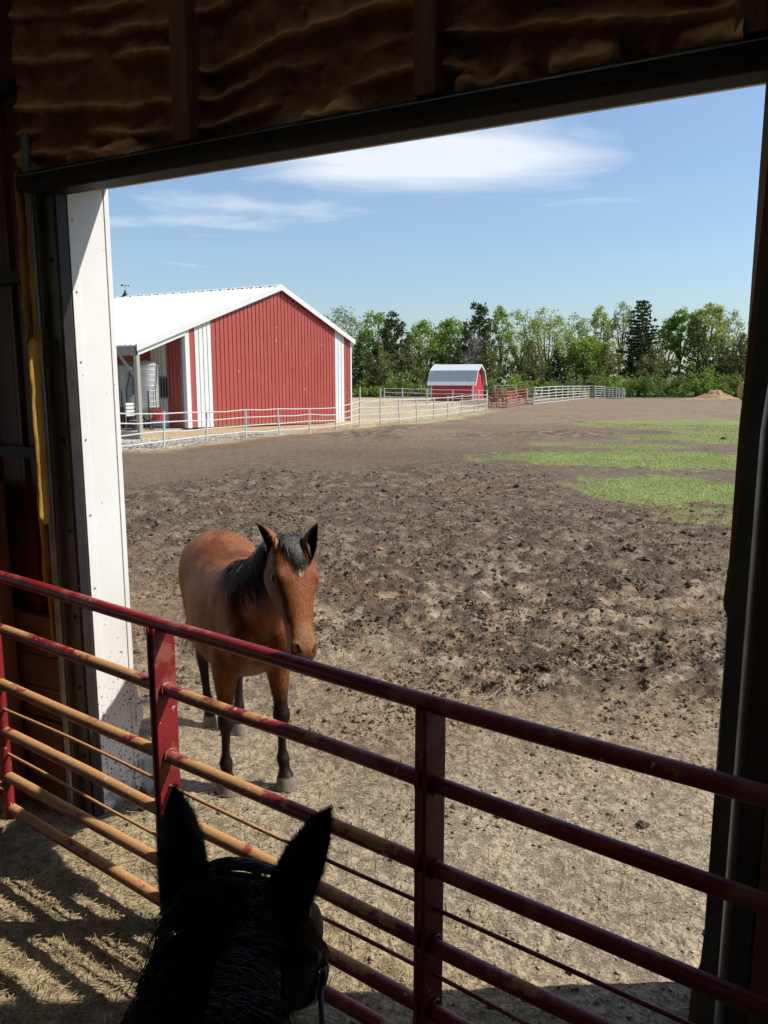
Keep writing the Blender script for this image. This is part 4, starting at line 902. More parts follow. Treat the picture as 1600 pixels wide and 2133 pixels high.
def make_plant(name, base, h, w, kind, mat, bark, seed, dens=1.0):
    r = np.random.default_rng(seed); root = empty(name, tuple(base)); mb = MB(); C = []; SG = []
    def limb(p0, p1, r0, r1, bow=.12, n=5):
        p0 = np.array(p0, float); p1 = np.array(p1, float); L_ = np.linalg.norm(p1 - p0); k = r.normal(0, bow, 3) * L_
        pts = [p0 + (p1 - p0) * t + k * (t * (1 - t)) * 1.6 + np.array([0, 0, .12 * L_ * t * (1 - t)]) for t in np.linspace(0, 1, n)]
        mb.tube(pts, [r0 + (r1 - r0) * t for t in np.linspace(0, 1, n)], 5, False); return pts
    tr = .018 * h + .05
    if kind in ('broad', 'airy', 'umbrella', 'bare'):
        lo, fork = {'broad': (.16, .24), 'airy': (.24, .26), 'umbrella': (.52, .42), 'bare': (.2, .25)}[kind]; fork *= h
        ln = r.normal(0, .03, 2) * h
        tp = limb((0, 0, -.2), (ln[0], ln[1], fork), tr, tr * .75, .03)
        nl = 9; lim = []
        for i in range(nl):
            t = i / nl * 6.283 + r.uniform(-.4, .4); rr0 = w / 2 * r.uniform(.25, .85) * (1 if i else .1)
            zt = h * r.uniform(.62, .95) * math.sqrt(max(.2, 1 - .55 * (rr0 / (w / 2)) ** 2)); zt = h * .95 if i == 0 else zt
            st = tp[-1] if i < 6 else tp[3]
            q = limb(st, (ln[0] + rr0 * math.cos(t), ln[1] + rr0 * math.sin(t), zt), tr * .5, .03, .12, 7); lim.append(q)
            if kind == 'bare':
                for j in range(12):
                    s_ = q[r.integers(2, 7)]; d = Vn3(r.normal(0, 1, 3) + [0, 0, .7]); q2 = limb(s_, s_ + d * w * r.uniform(.12, .25), .04, .012, .12, 4)
                    for kk in range(4): limb(q2[2], q2[2] + (d + r.normal(0, .6, 3)) * w * .12, .018, .008, .1, 3)
        nc = {'broad': 150, 'airy': 140, 'umbrella': 95, 'bare': 40}[kind]
        lobes = [(r.uniform(0, 6.283), r.uniform(.2, .95)) for _ in range(7)]
        for i in range(nc):
            q = lim[r.integers(nl)]; an_ = q[r.integers(3, 7)]
            a_ = r.uniform(0, 6.283); zz_ = r.uniform(0, 1) ** .85; env = math.sqrt(max(.03, 1 - (2 * zz_ - .86) ** 2 / 1.3)); rad = w / 2 * env * r.uniform(.35, 1.0) ** .6 * (.82 + .22 * math.sin(a_ * 3 + zz_ * 9 + seed))
            e = np.array([ln[0] + rad * math.cos(a_), ln[1] + rad * math.sin(a_), h * (lo + (1 - lo) * zz_) * (.97 + .05 * math.sin(a_ * 2 + seed))])
            if np.linalg.norm(e - an_) < w * .42: limb(an_, e, .035, .012, .12, 4)
            C.append(e); SG.append(w * r.uniform(.050, .085))
        per = int({'broad': 42, 'airy': 20, 'umbrella': 44, 'bare': 6}[kind] * dens); size = {'broad': .22, 'airy': .18, 'umbrella': .20, 'bare': .1}[kind]; sq = .8
    elif kind == 'pine':
        limb((0, 0, -.2), (r.normal(0, .1), r.normal(0, .1), h * .98), tr, .03, .01, 8)
        lv = int(h / .62)
        for i in range(lv):
            t = (i + .5) / lv; z = h * (.16 + .83 * t); R0 = w / 2 * (1 - t) ** .6 * r.uniform(.55, 1.2) + .45
            nb = 4 + int(4 * (1 - t))
            for j in range(nb):
                a = j / nb * 6.283 + i * 1.3 + r.uniform(-.35, .35); L_ = R0 * r.uniform(.6, 1.08)
                e = np.array([L_ * math.cos(a), L_ * math.sin(a), z + L_ * .10]); mb.tube([(0, 0, z), tuple(e)], [.04, .012], 4, False)
                for q_ in np.linspace(.35, 1, max(2, int(L_ / .55))): C.append(np.array([0, 0, z]) * (1 - q_) + e * q_ + [0, 0, .08]); SG.append(.24 + .12 * (1 - t))
        per = int(13 * dens); size = .24; sq = .55
    elif kind == 'cedar':
        limb((0, 0, -.2), (r.normal(0, .2), r.normal(0, .2), h * .93), tr, .03, .02, 8)
        lv = int(h / .55); lob = r.uniform(0, 6.28)
        for i in range(lv):
            t = (i + .3) / lv; z = h * (.06 + .92 * t); R0 = w / 2 * (min(1, (1 - t) * 1.45) ** .8) * (.72 + .36 * r.uniform())
            nb = 3 + int(6 * (1 - t))
            for j in range(nb):
                a = j / nb * 6.283 + r.uniform(-.5, .5); L_ = R0 * r.uniform(.45, 1.12) * (1 + .2 * math.sin(a * 2 + lob))
                e = np.array([L_ * math.cos(a), L_ * math.sin(a), z + L_ * .30]); mb.tube([(0, 0, z - .1), tuple(e)], [.03, .01], 4, False)
                for q_ in np.linspace(.4, 1, max(1, int(L_ / .6))): C.append(np.array([0, 0, z]) * (1 - q_) + e * q_); SG.append(.34)
        per = int(12 * dens); size = .25; sq = 1.0
    else:                                                    # shrub
        for i in range(int(11 + w * 2)):
            a = r.uniform(0, 6.283); q_ = r.uniform(0, 1) ** .5; z = h * r.uniform(.30, 1.0) * math.sqrt(max(.06, 1 - q_ ** 2 * .85))
            e = np.array([w / 2 * q_ * math.cos(a), w / 2 * q_ * math.sin(a), z]); qq = limb((e[0] * .25, e[1] * .25, -.05), e, .035, .01, .1, 4)
            for pp in (qq[2], qq[3]): C.append(pp); SG.append(w * r.uniform(.06, .10) + .08)
        per = int(34 * dens); size = .17; sq = .85
    tk = mb.build('trunk' if kind != 'shrub' else 'stems', M[bark], root, smooth=True)
    if per and C:
        v, tint = leaves(np.array(C), np.array(SG), per, size, r, sq)
        v[:, 2] = np.maximum(v[:, 2], .02)
        link('crown' if kind != 'shrub' else 'foliage', arr_mesh(name + '_leaves', v, np.arange(len(v)).reshape(-1, 4), M[mat], False, tint[:, None] * np.ones(3)), root)
    return root
def plant(name, px, top, wpx, Y, kind, mat, label, cat='tree', bark='bark', group=None, dens=1.0, seed=0):
    Y += 11 if kind == 'shrub' else 12
    t = AT(px, top, Y); base = (t[0], Y, -.02); h = t[2] + .02; w = wpx * Y / 1650 * {'broad': 1.22, 'airy': 1.2, 'umbrella': 1.12, 'cedar': 1.25, 'pine': 1.2}.get(kind, 1.0)
    return tag(make_plant(name, base, h, w, kind, mat, bark, seed or int(px * 7 + top), dens), label, cat, group)
LT = 'trees along the far edge of the yard'
T_ = [('leafy_tree', 712, 648, 110, 131, 'airy', 'leaf_pale', 'pale feathery tree rising just behind the right eave of the red barn', 'bark', 1.3),
      ('leafy_tree', 655, 668, 100, 138, 'airy', 'leaf_pale', 'pale tree whose crown is hidden behind the red barn roof', 'bark', 1.0),
      ('leafy_tree', 783, 652, 88, 129, 'broad', 'leaf_bright', 'bright green tree with a forked trunk, second right of the red barn', 'bark_pale', .9),
      ('pine_tree', 822, 656, 64, 126, 'broad', 'leaf_dark', 'dark ragged pine beside the bright forked tree left of the shed', 'bark', 1.1),
      ('leafy_tree', 886, 674, 92, 130, 'broad', 'leaf_bright', 'rounded green tree directly above the left end of the shed roof', 'bark', 1.0),
      ('leafy_tree', 948, 668, 84, 132, 'broad', 'leaf_bright', 'green tree directly above the middle of the shed roof', 'bark', .9),
      ('pine_tree', 1006, 638, 66, 127, 'broad', 'leaf_dark', 'tall dark pine above the right end of the shed', 'bark', 1.0),
      ('bare_tree', 985, 694, 60, 120, 'bare', 'leaf_bare', 'grey leafless tree in front of the tall pine by the shed', 'bark_pale', 1.0),
      ('leafy_tree', 1044, 640, 58, 131, 'airy', 'leaf_bright', 'slim light green tree touching the right side of the tall pine', 'bark_pale', 1.4),
      ('leafy_tree', 1090, 654, 88, 133, 'airy', 'leaf_yellow', 'yellow-green tree, first of the pair right of the slim tree', 'bark', 1.5),
      ('leafy_tree', 1142, 647, 100, 128, 'airy', 'leaf_yellow', 'wide yellow-green tree with bare lower limbs above the white fence', 'bark', 1.5),
      ('leafy_tree', 1212, 660, 76, 134, 'airy', 'leaf_pale', 'thin pale tree with sky showing through left of the spruce', 'bark', 1.2),
      ('leafy_tree', 1254, 640, 66, 129, 'airy', 'leaf_yellow', 'slender tree with leaning forked trunk, second left of the spruce', 'bark', 1.3),
      ('leafy_tree', 1290, 634, 62, 132, 'airy', 'leaf_pale', 'upright pale tree standing next to the spruce on its left', 'bark', 1.3),
      ('spruce_tree', 1340, 626, 84, 124, 'pine', 'leaf_dark', 'dark conical spruce, the tallest tree of the far line', 'bark', 1.5),
      ('leafy_tree', 1386, 668, 56, 132, 'airy', 'leaf_yellow', 'small yellow-green tree tucked against the right of the spruce', 'bark', 1.3),
      ('leafy_tree', 1424, 648, 70, 130, 'umbrella', 'leaf_bright', 'bright spreading tree, left half of the umbrella-shaped pair', 'bark', 1.2),
      ('leafy_tree', 1468, 639, 92, 128, 'umbrella', 'leaf_yellow', 'umbrella-crowned yellow-green tree above the dirt mound', 'bark', 1.4),
      ('leafy_tree', 1533, 652, 80, 132, 'airy', 'leaf_pale', 'sparse pale tree next to the right door jamb', 'bark', 1.2),
      ('leafy_tree', 1225, 700, 90, 121, 'broad', 'leaf_bright', 'low bright green leafy tree behind the curve of the white fence', 'bark', 1.0),
      ('leafy_tree', 1610, 640, 100, 130, 'broad', 'leaf_bright', 'green tree hidden behind the right door jamb', 'bark', 1.0),
      ('leafy_tree', 1700, 650, 100, 130, 'broad', 'leaf_yellow', 'yellow-green tree far behind the right door jamb', 'bark', 1.0)]
for i, (nm, px, tp, wp, Y, kd, mt, lb, bk_, dn) in enumerate(T_): plant(nm, px, tp, wp, Y, kd, mt, lb, 'tree', bk_, LT, dn)
CED = [(748, 706, 74, 122), (795, 712, 80, 118), (852, 706, 84, 121), (955, 712, 80, 121), (1012, 706, 84, 119), (1106, 706, 84, 118), (1160, 724, 76, 121), (1262, 712, 78, 119), (1360, 716, 78, 119), (1458, 688, 72, 119), (1506, 700, 78, 121), (1548, 690, 78, 119), (1610, 700, 90, 121), (1680, 700, 90, 121)]
ORD = ['first', 'second', 'third', 'fourth', 'fifth', 'sixth', 'seventh', 'eighth', 'ninth', 'tenth', 'eleventh', 'twelfth', 'thirteenth', 'fourteenth', 'fifteenth', 'sixteenth', 'seventeenth', 'eighteenth', 'nineteenth', 'twentieth']
for i, (px, tp, wp, Y) in enumerate(CED): plant('cedar_tree', px, tp, wp, Y, 'cedar', 'leaf_cedar' if i % 3 else 'leaf_dark', f'dark bushy cedar, {ORD[i]} along the tree line counting from the red barn', 'tree', 'bark', 'dark cedars under the taller trees', .9)
SHR = [(762, 790, 50, 116), (828, 762, 64, 112), (866, 783, 46, 112), (1026, 784, 42, 110), (1086, 778, 66, 113), (1142, 790, 44, 114), (1183, 778, 70, 115), (1242, 764, 60, 117), (1288, 776, 66, 115), (1336, 782, 60, 114), (1376, 784, 56, 114), (1418, 782, 52, 115), (1452, 760, 76, 116), (1498, 778, 60, 115), (1536, 772, 60, 116), (1590, 775, 70, 115), (1650, 775, 70, 115), (1715, 775, 70, 115)]
for i, (px, tp, wp, Y) in enumerate(SHR): plant('shrub', px, tp, wp * 1.12, Y, 'shrub', 'leaf_shrub' if i % 4 else 'leaf_bright', f'green rounded shrub, {ORD[i]} of the row counting from the red barn', 'shrub', 'bark', 'shrubs at the foot of the trees', 1.5 if i != 7 else 2.0)
# a clump of weeds by the doorstep
p = C0 + UD * -.02 + ND * .50; r = np.random.default_rng(5); wv = []
for k in range(40):
    a = r.uniform(0, 6.28); L_ = r.uniform(.05, .14); b0 = np.array([r.normal(0, .03), r.normal(0, .03), .0]); d = np.array([math.cos(a) * .5, math.sin(a) * .5, 1]) * L_; s_ = np.array([-math.sin(a), math.cos(a), 0]) * .004
    wv += [b0 - s_, b0 + s_, b0 + d]
wd_ = empty('weeds', (p[0], p[1], on(*p)))
link('blades', arr_mesh('weeds', wv, np.arange(len(wv)).reshape(-1, 3), M['grass_blade'], False, r.uniform(0, 1, (len(wv), 1)) * np.ones(3)), wd_); tag(wd_, 'tuft of green weeds by the torn foot of the white jamb', 'weeds')
# ------------------------------------------------------------------ horses
def Vn(a): a = np.array(a, float); return a / np.linalg.norm(a)
def loft(rings, n=26):
    """rings: (centre, side, up, w, hu, hd, power) -> closed tube"""
    v = []
    for c, sd, up, w, hu, hd, pw in rings:
        for k in range(n):
            t = 2 * math.pi * k / n; ct, st_ = math.cos(t), math.sin(t)
            a = math.copysign(abs(ct) ** (2 / pw), ct) * w; b = math.copysign(abs(st_) ** (2 / pw), st_) * (hu if st_ > 0 else hd)
            v.append(np.array(c) + np.array(sd) * a + np.array(up) * b)
    m_ = len(rings)
    f = [(i * n + k, i * n + (k + 1) % n, (i + 1) * n + (k + 1) % n, (i + 1) * n + k) for i in range(m_ - 1) for k in range(n)]
    f += [tuple(range(n))[::-1], tuple((m_ - 1) * n + k for k in range(n))]
    return v, f
def interp_rings(tab, n):
    """smooth table rows with Catmull-Rom so lofts have no facets"""
    tab = np.array(tab, float); m_ = len(tab); out = []
    for t in np.linspace(0, m_ - 1, n):
        i = min(int(t), m_ - 2); u = t - i
        p0, p1, p2, p3 = tab[max(i - 1, 0)], tab[i], tab[i + 1], tab[min(i + 2, m_ - 1)]
        out.append(.5 * ((2 * p1) + (-p0 + p2) * u + (2 * p0 - 5 * p1 + 4 * p2 - p3) * u * u + (-p0 + 3 * p1 - 3 * p2 + p3) * u ** 3))
    return np.array(out)
def ellipsoid(c, r, ax=None, n=12):
    ax = np.eye(3) if ax is None else ax; v = []; f = []
    for i in range(n + 1):
        ph = math.pi * i / n
        for k in range(n * 2):
            t = math.pi * k / n; q = np.array([math.sin(ph) * math.cos(t) * r[0], math.sin(ph) * math.sin(t) * r[1], math.cos(ph) * r[2]]); v.append(np.array(c) + q @ ax)
    m_ = n * 2
    for i in range(n):
        for k in range(m_): f.append((i * m_ + k, (i + 1) * m_ + k, (i + 1) * m_ + (k + 1) % m_, i * m_ + (k + 1) % m_))
    return v, f
HEADT = [  # t, width, dorsal, ventral
    (-.045, .030, .012, .030), (-.02, .062, .040, .080), (.03, .092, .056, .125), (.09, .110, .066, .160), (.155, .119, .070, .178), (.215, .114, .066, .172), (.28, .095, .060, .145),
    (.34, .077, .055, .114), (.40, .065, .050, .095), (.46, .060, .047, .086), (.51, .064, .047, .086), (.55, .068, .042, .086), (.585, .062, .030, .080), (.612, .044, .010, .066), (.625, .020, -.012, .042)]
class Horse:
    def __init__(s, poll, hdir, feet, neck_mid, ears, roll=0.0, wide=1.0):
        s.wide = wide
        s.poll = np.array(poll, float); s.a = Vn(hdir)
        up = np.array([0, 0, 1.0]); s.up = Vn(up - s.a * (up @ s.a)); s.side = np.cross(s.up, s.a)     # side = horse's left
        s.up, s.side = s.up * math.cos(roll) + s.side * math.sin(roll), s.side * math.cos(roll) - s.up * math.sin(roll)
        s.feet = feet; s.ears = ears; s.nm = np.array(neck_mid, float)
        s.tab = interp_rings(HEADT, 46); s.tab[:, 1] *= wide
    def hp(s, t, side=0.0, up=0.0): return s.poll + s.a * t + s.side * side + s.up * up
    def hs(s, t): return [float(np.interp(t, s.tab[:, 0], s.tab[:, k])) for k in (1, 2, 3)]
    def neckring(s, q):
        P0 = np.array([.46, 0, 1.16]); P3 = s.hp(.045, 0, -.045); P1 = P0 + (s.nm - P0) * .75; P2 = P3 + (s.nm - P3) * .55
        c = (1 - q) ** 3 * P0 + 3 * (1 - q) ** 2 * q * P1 + 3 * (1 - q) * q * q * P2 + q ** 3 * P3
        d = Vn(3 * (1 - q) ** 2 * (P1 - P0) + 6 * (1 - q) * q * (P2 - P1) + 3 * q * q * (P3 - P2))
        up = np.array([0, 0, 1.0]) if q < .75 else Vn(np.array([0, 0, 1.0]) * (1 - (q - .75) * 2) + s.up * (q - .75) * 2)
        upv = Vn(up - d * (up @ d)); sd = np.cross(upv, d)
        w = np.interp(q, [0, .25, .5, .75, 1], [.185, .135, .105 * s.wide, .088 * s.wide, .078 * s.wide]); hu = np.interp(q, [0, .25, .5, .75, 1], [.270, .215, .165, .128, .100]); hd = np.interp(q, [0, .25, .5, .75, 1], [.300, .225, .165, .130, .115])
        return c, sd, upv, w, hu, hd
    def build_body(s, name, mat, coatfn, voxel=.0115):
        V = []; Fc = []
        def add(vf):
            o = len(V); V.extend(vf[0]); Fc.extend(tuple(i + o for i in q) for q in vf[1])
        Y = np.array([0, 1.0, 0]); Z = np.array([0, 0, 1.0]); X = np.array([1.0, 0, 0])
        tr = [(-.800, 1.235, 1.10, .030), (-.775, 1.31, .98, .135), (-.70, 1.395, .89, .225), (-.58, 1.445, .85, .268), (-.44, 1.458, .83, .275), (-.30, 1.435, .79, .272), (-.15, 1.40, .73, .287), (.0, 1.375, .685, .302), (.15, 1.375, .665, .300), (.28, 1.405, .68, .278),
              (.40, 1.450, .715, .246), (.50, 1.455, .76, .228), (.60, 1.415, .82, .212), (.69, 1.33, .88, .172), (.745, 1.22, .96, .095)]
        tr = interp_rings(tr, 40)
        add(loft([((x, 0, (zt + zb) / 2 - .02), Y, Z, w, (zt - zb) / 2 + .02, (zt - zb) / 2 - .02, 2.15) for x, zt, zb, w in tr], 32))
        rings = []
        for q in np.linspace(0, 1, 22):
            c, sd, up, w, hu, hd = s.neckring(q); rings.append((c, sd, up, w, hu, hd, 2.0))
        add(loft(rings))
        add(loft([(s.hp(t), s.side, s.up, w, hu, hd, 2.7) for t, w, hu, hd in s.tab], 30))
        ax = np.stack([s.a, s.side, s.up])
        for sg in (-1, 1):
            add(ellipsoid(s.hp(.195, sg * .094, .032), (.046, .030, .032), ax))                       # brow
            add(ellipsoid(s.hp(.15, sg * .070, -.085), (.105, .040, .082), ax))                        # jowl
            add(ellipsoid(s.hp(.31, sg * .070, .0), (.12, .017, .018), ax))                            # facial crest
            add(ellipsoid(s.hp(.550, sg * .050, .010), (.042, .024, .032), ax))                        # nostril wing
            add(ellipsoid((.672, sg * .108, 1.03), (.105, .092, .150)))                                # breast muscle
            add(ellipsoid((.40, sg * .165, 1.10), (.17, .085, .24)))                                   # shoulder
            add(ellipsoid((-.50, sg * .155, 1.14), (.24, .125, .26)))                                  # quarters
            add(ellipsoid((-.38, sg * .185, .90), (.13, .075, .15)))                                   # stifle
        add(ellipsoid(s.hp(.60, 0, -.062), (.036, .034, .022), ax))                                   # lower lip
        F_ = s.feet
        for key, sg in (('fl', 1), ('fr', -1)):
            fx, fy = F_[key]; y0 = sg * .155
            tb = [(.44, y0, 1.12, .14, .085), (.425, y0, .98, .125, .085), (.42, y0, .86, .108, .086), (.43, y0, .74, .086, .073), (.445, y0, .62, .062, .055), (.455, y0, .53, .046, .043), (.464, y0, .475, .056, .054), (.464, y0, .425, .051, .050), (.453, y0, .37, .034, .031),
                  (.450, y0, .28, .030, .026), (.450, y0, .215, .033, .029), (.458, y0, .175, .047, .044), (.475, y0, .135, .038, .035), (.492, y0, .10, .042, .040), (.505, y0, .078, .054, .054), (.515, y0, .03, .066, .066), (.522, y0, -.002, .074, .073)]
            tb = interp_rings(tb, 44); rr = []
            for x, y, z, rx, ry in tb:
                k = np.clip((.95 - z) / .95, 0, 1) ** .9; rr.append(((x + (fx - .515) * k, y + (fy - y0) * k, z), X, Y, rx, ry, ry, 2.0))
            add(loft(rr, 18))
        for key, sg in (('hl', 1), ('hr', -1)):
            fx, fy = F_[key]; y0 = sg * .155
            tb = [(-.50, y0, 1.10, .20, .115), (-.475, y0, .98, .185, .11), (-.45, y0, .87, .150, .098), (-.475, y0, .77, .108, .078), (-.525, y0, .67, .078, .060), (-.580, y0, .585, .064, .047), (-.605, y0, .53, .060, .045), (-.598, y0, .47, .050, .042), (-.580, y0, .40, .038, .034),
                  (-.565, y0, .29, .034, .030), (-.555, y0, .22, .037, .032), (-.548, y0, .18, .045, .040), (-.530, y0, .135, .038, .035), (-.515, y0, .10, .039, .038), (-.503, y0, .078, .049, .049), (-.495, y0, .03, .058, .056), (-.490, y0, -.002, .063, .061)]
            tb = interp_rings(tb, 44); rr = []
            for x, y, z, rx, ry in tb:
                k = np.clip((.90 - z) / .90, 0, 1) ** .9; rr.append(((x + (fx + .495) * k, y + (fy - y0) * k, z), X, Y, rx, ry, ry, 2.0))
            add(loft(rr, 18))
        add(loft([((-.79 - .05 * t, 0, 1.27 - .16 * t), X, Y, .045 - .02 * t, .040 - .015 * t, .040 - .015 * t, 2) for t in np.linspace(0, 1.6, 8)], 12))
        me = bpy.data.meshes.new(name + '_raw'); me.from_pydata([tuple(p) for p in V], [], Fc)
        bm = bmesh.new(); bm.from_mesh(me); bmesh.ops.recalc_face_normals(bm, faces=bm.faces); bm.to_mesh(me); bm.free()
        tmp = bpy.data.objects.new('tmp', me); COL.objects.link(tmp)
        md = tmp.modifiers.new('r', 'REMESH'); md.mode = 'VOXEL'; md.voxel_size = voxel; md.use_smooth_shade = True
        sm = tmp.modifiers.new('s', 'SMOOTH'); sm.factor = .5; sm.iterations = 7
        dg = bpy.context.evaluated_depsgraph_get(); dg.update(); me2 = bpy.data.meshes.new_from_object(tmp.evaluated_get(dg))
        bpy.data.objects.remove(tmp); bpy.data.meshes.remove(me)
        co = np.zeros(len(me2.vertices) * 3, np.float32); me2.vertices.foreach_get('co', co); co = co.reshape(-1, 3).astype(float)
        # nostrils, eye sockets, mouth
        dark = np.zeros(len(co))
        for sg in (-1, 1):
            for tt, ss, uu, rad_, dp in ((.572, .050, .026, .026, .030), (.556, .056, .034, .022, .024), (.198, .124, -.002, .030, .014)):
                c = s.hp(tt, sg * ss, uu); d = np.linalg.norm(co - c, axis=1); k = np.clip(1 - d / rad_, 0, 1); k = k * k * (3 - 2 * k)
                co += (-s.side * sg * .8 - s.a * .2)[None] * (k * dp)[:, None]; dark = np.maximum(dark, k * 1.3)
        hc = (co - s.poll); t_ = hc @ s.a; u_ = hc @ s.up; sd_ = hc @ s.side
        mouth = np.exp(-((u_ + .036) / .006) ** 2) * sstep(.50, .53, t_) * sstep(.66, .62, t_) * sstep(-.12, -.10, -np.abs(sd_))
        co -= (np.sign(sd_) * .004 * mouth)[:, None] * s.side[None]
        dark = np.clip(np.maximum(dark, mouth * .8), 0, 1)
        poly = np.zeros(len(me2.loops), np.int32); me2.loops.foreach_get('vertex_index', poly)
        cnt = np.zeros(len(me2.polygons), np.int32); me2.polygons.foreach_get('loop_total', cnt)
        col = coatfn(s, co, t_, u_, sd_, dark)
        faces = []; o = 0
        for c in cnt: faces.append(tuple(poly[o:o + c])); o += c
        verts = [tuple(p) for p in co]; cols = [tuple(c) for c in col]
        for e in s.ears:
            v, f, c = s.ear(**e); o = len(verts); verts += v; cols += c; faces += [tuple(i + o for i in q) for q in f]
        bpy.data.meshes.remove(me2)
        out = bpy.data.meshes.new(name); out.from_pydata(verts, [], faces); out.polygons.foreach_set('use_smooth', np.ones(len(faces), bool)); out.update()
        ca = out.color_attributes.new('coat', 'FLOAT_COLOR', 'POINT'); c4 = np.ones((len(verts), 4), np.float32); c4[:, :3] = np.array(cols); ca.data.foreach_set('color', c4.ravel())
        out.materials.append(mat); s.co = co; return out
    def ear(s, sg, tip, face, length=.185, width=.040, base=None, cin=(.02, .014, .012), cout=(.27, .105, .038), crim=(.03, .018, .012)):
        """curled cup ear from base to tip; face = direction the opening looks"""
        b = s.hp(.015, sg * .058, .034) if base is None else np.array(base, float)
        d = Vn(np.array(tip) - b); length = np.linalg.norm(np.array(tip) - b)
        fc = np.array(face, float); fc = Vn(fc - d * (fc @ d)); sdv = np.cross(d, fc)
        nv, nu = 16, 15; V_ = []; Cc = []; Fq = []
        for layer in (0, 1):
            for i in range(nv):
                t = i / (nv - 1)
                w = width * (np.interp(t, [0, .12, .35, .6, .8, .93, 1], [.72, .86, 1.0, .90, .62, .28, .03])); op = np.interp(t, [0, .15, .4, 1], [2.95, 2.6, 2.05, 1.5])
                cc = b + d * (length * (t * 1.06 - .06)) + fc * (.018 * math.sin(t * 3.1)) * -1
                for k in range(nu):
                    ph = -op + 2 * op * k / (nu - 1); rr = w - (.0055 if layer else 0)
                    p = cc + sdv * math.sin(ph) * rr - fc * math.cos(ph) * rr * .82
                    V_.append(tuple(p))
                    rim = max(0, abs(ph) / op - .86) / .14
                    base_c = np.array(cin if layer else cout); tipd = np.clip((t - .72) / .2, 0, 1)
                    base_c = base_c * (1 - max(rim, tipd) * .9) + np.array(crim) * max(rim, tipd) * .9
                    Cc.append(tuple(base_c))
        L0 = nv * nu
        for i in range(nv - 1):
            for k in range(nu - 1):
                a_, b_, c_, d_ = i * nu + k, i * nu + k + 1, (i + 1) * nu + k + 1, (i + 1) * nu + k
                Fq += [(a_, b_, c_, d_), (L0 + d_, L0 + c_, L0 + b_, L0 + a_)]
            for k in (0, nu - 1): Fq.append((i * nu + k, L0 + i * nu + k, L0 + (i + 1) * nu + k, (i + 1) * nu + k))
        for k in range(nu - 1): Fq.append(((nv - 1) * nu + k, (nv - 1) * nu + k + 1, L0 + (nv - 1) * nu + k + 1, L0 + (nv - 1) * nu + k))
        return V_, Fq, Cc
class Strands:
    def __init__(s): s.v = []; s.f = []
    def add(s, pts, r0, r1=None):
        r1 = r0 * .25 if r1 is None else r1; n = len(pts); o = len(s.v); pts = np.asarray(pts, float)
        for i in range(n):
            t = pts[min(i + 1, n - 1)] - pts[max(i - 1, 0)]; t = t / (np.linalg.norm(t) + 1e-9); a = np.cross(t, (0.3, .2, .93)); a /= (np.linalg.norm(a) + 1e-9); b = np.cross(t, a); r = r0 + (r1 - r0) * (i / (n - 1)) ** 1.5
            for k in range(3): s.v.append(pts[i] + (a * math.cos(2.094 * k) + b * math.sin(2.094 * k)) * r)
        for i in range(n - 1):
            for k in range(3): s.f.append((o + i * 3 + k, o + i * 3 + (k + 1) % 3, o + (i + 1) * 3 + (k + 1) % 3, o + (i + 1) * 3 + k))
    def build(s, name, mat, parent): return link(name, arr_mesh(name, np.array(s.v), np.array(s.f), mat, True), parent)
def mane(h, n, side, q0, q1, drop, r, rad=.0022, clumps=46, wild=.02, up=0.0):
    """locks rooted along the crest, falling over one side of the neck"""
    st = Strands(); cl = [(r.uniform(q0, q1), r.uniform(.75, 1.12), r.normal(0, .06)) for _ in range(clumps)]
    for i in range(n):
        cq, cd, cb = cl[r.integers(clumps)]; q = np.clip(cq + r.normal(0, .012), 0.02, 1.0); L_ = drop * cd * r.uniform(.45, 1.25); pts = []; m_ = 9
        jw = r.normal(0, wild)
        for k in range(m_):
            t = k / (m_ - 1); qq = np.clip(q - (.06 + cb) * t * t, 0.0, 1.0); c, sd, upv, w, hu, hd = h.neckring(qq)
            ph = .05 + L_ * t ** .92 / max(.10, .5 * (w + hu)) * 1.0
            lift = .012 + .016 * math.sin(min(t * 3.1, 3.1)) + abs(r.normal(0, .002)) + up * t + abs(jw) * t
            if ph < 2.0: p = c + sd * side * math.sin(ph) * (w + lift) + upv * math.cos(ph) * (hu + lift)
            else: p = c + sd * side * math.sin(2.0) * (w + lift) + upv * math.cos(2.0) * (hu + lift) - np.array([0, 0, 1.0]) * (ph - 2.0) * .15
            pts.append(p + r.normal(0, .0015, 3))
        # clump convergence towards the ends is implied by shared clump roots
        st.add(pts, rad * r.uniform(.8, 1.3))
    return st
def forelock(h, n, r, length=.21, rad=.0021, spread=.055):
    st = Strands()
    for i in range(n):
        s0 = r.normal(0, .028); s1 = s0 * 1.2 + r.normal(0, spread); L_ = length * r.uniform(.22, 1.0) * (1 - min(.5, abs(s1) * 4)); pts = []
        for k in range(9):
            t = k / 8; tt = -.025 + t * L_; w, hu, hd = h.hs(tt); ss = s0 + (s1 - s0) * t ** 1.3; prof = hu * math.sqrt(max(0.05, 1 - min(.95, abs(ss) / w) ** 2.3))
            pts.append(h.hp(tt, ss, prof + .010 + .022 * math.sin(t * 2.6) * (1 - .6 * t) + r.normal(0, .001)))
        st.add(pts, rad * r.uniform(.8, 1.3))
    return st
def tail(h, n, r, rad=.0024, z_end=.42):
    st = Strands()
    for i in range(n):
        s0 = r.normal(0, .022); e = np.array([-.96 + r.normal(0, .05), -.10 + r.normal(0, .08), z_end + abs(r.normal(0, .16))]); b = np.array([-.82 + r.normal(0, .012), s0, 1.24 - r.uniform(0, .14)])
        k1 = np.array([-.93 + r.normal(0, .02), s0 * 1.6, 1.10]); pts = [(1 - t) ** 2 * b + 2 * t * (1 - t) * k1 + t * t * e + r.normal(0, .002, 3) for t in np.linspace(0, 1, 9)]
        st.add(pts, rad)
    return st
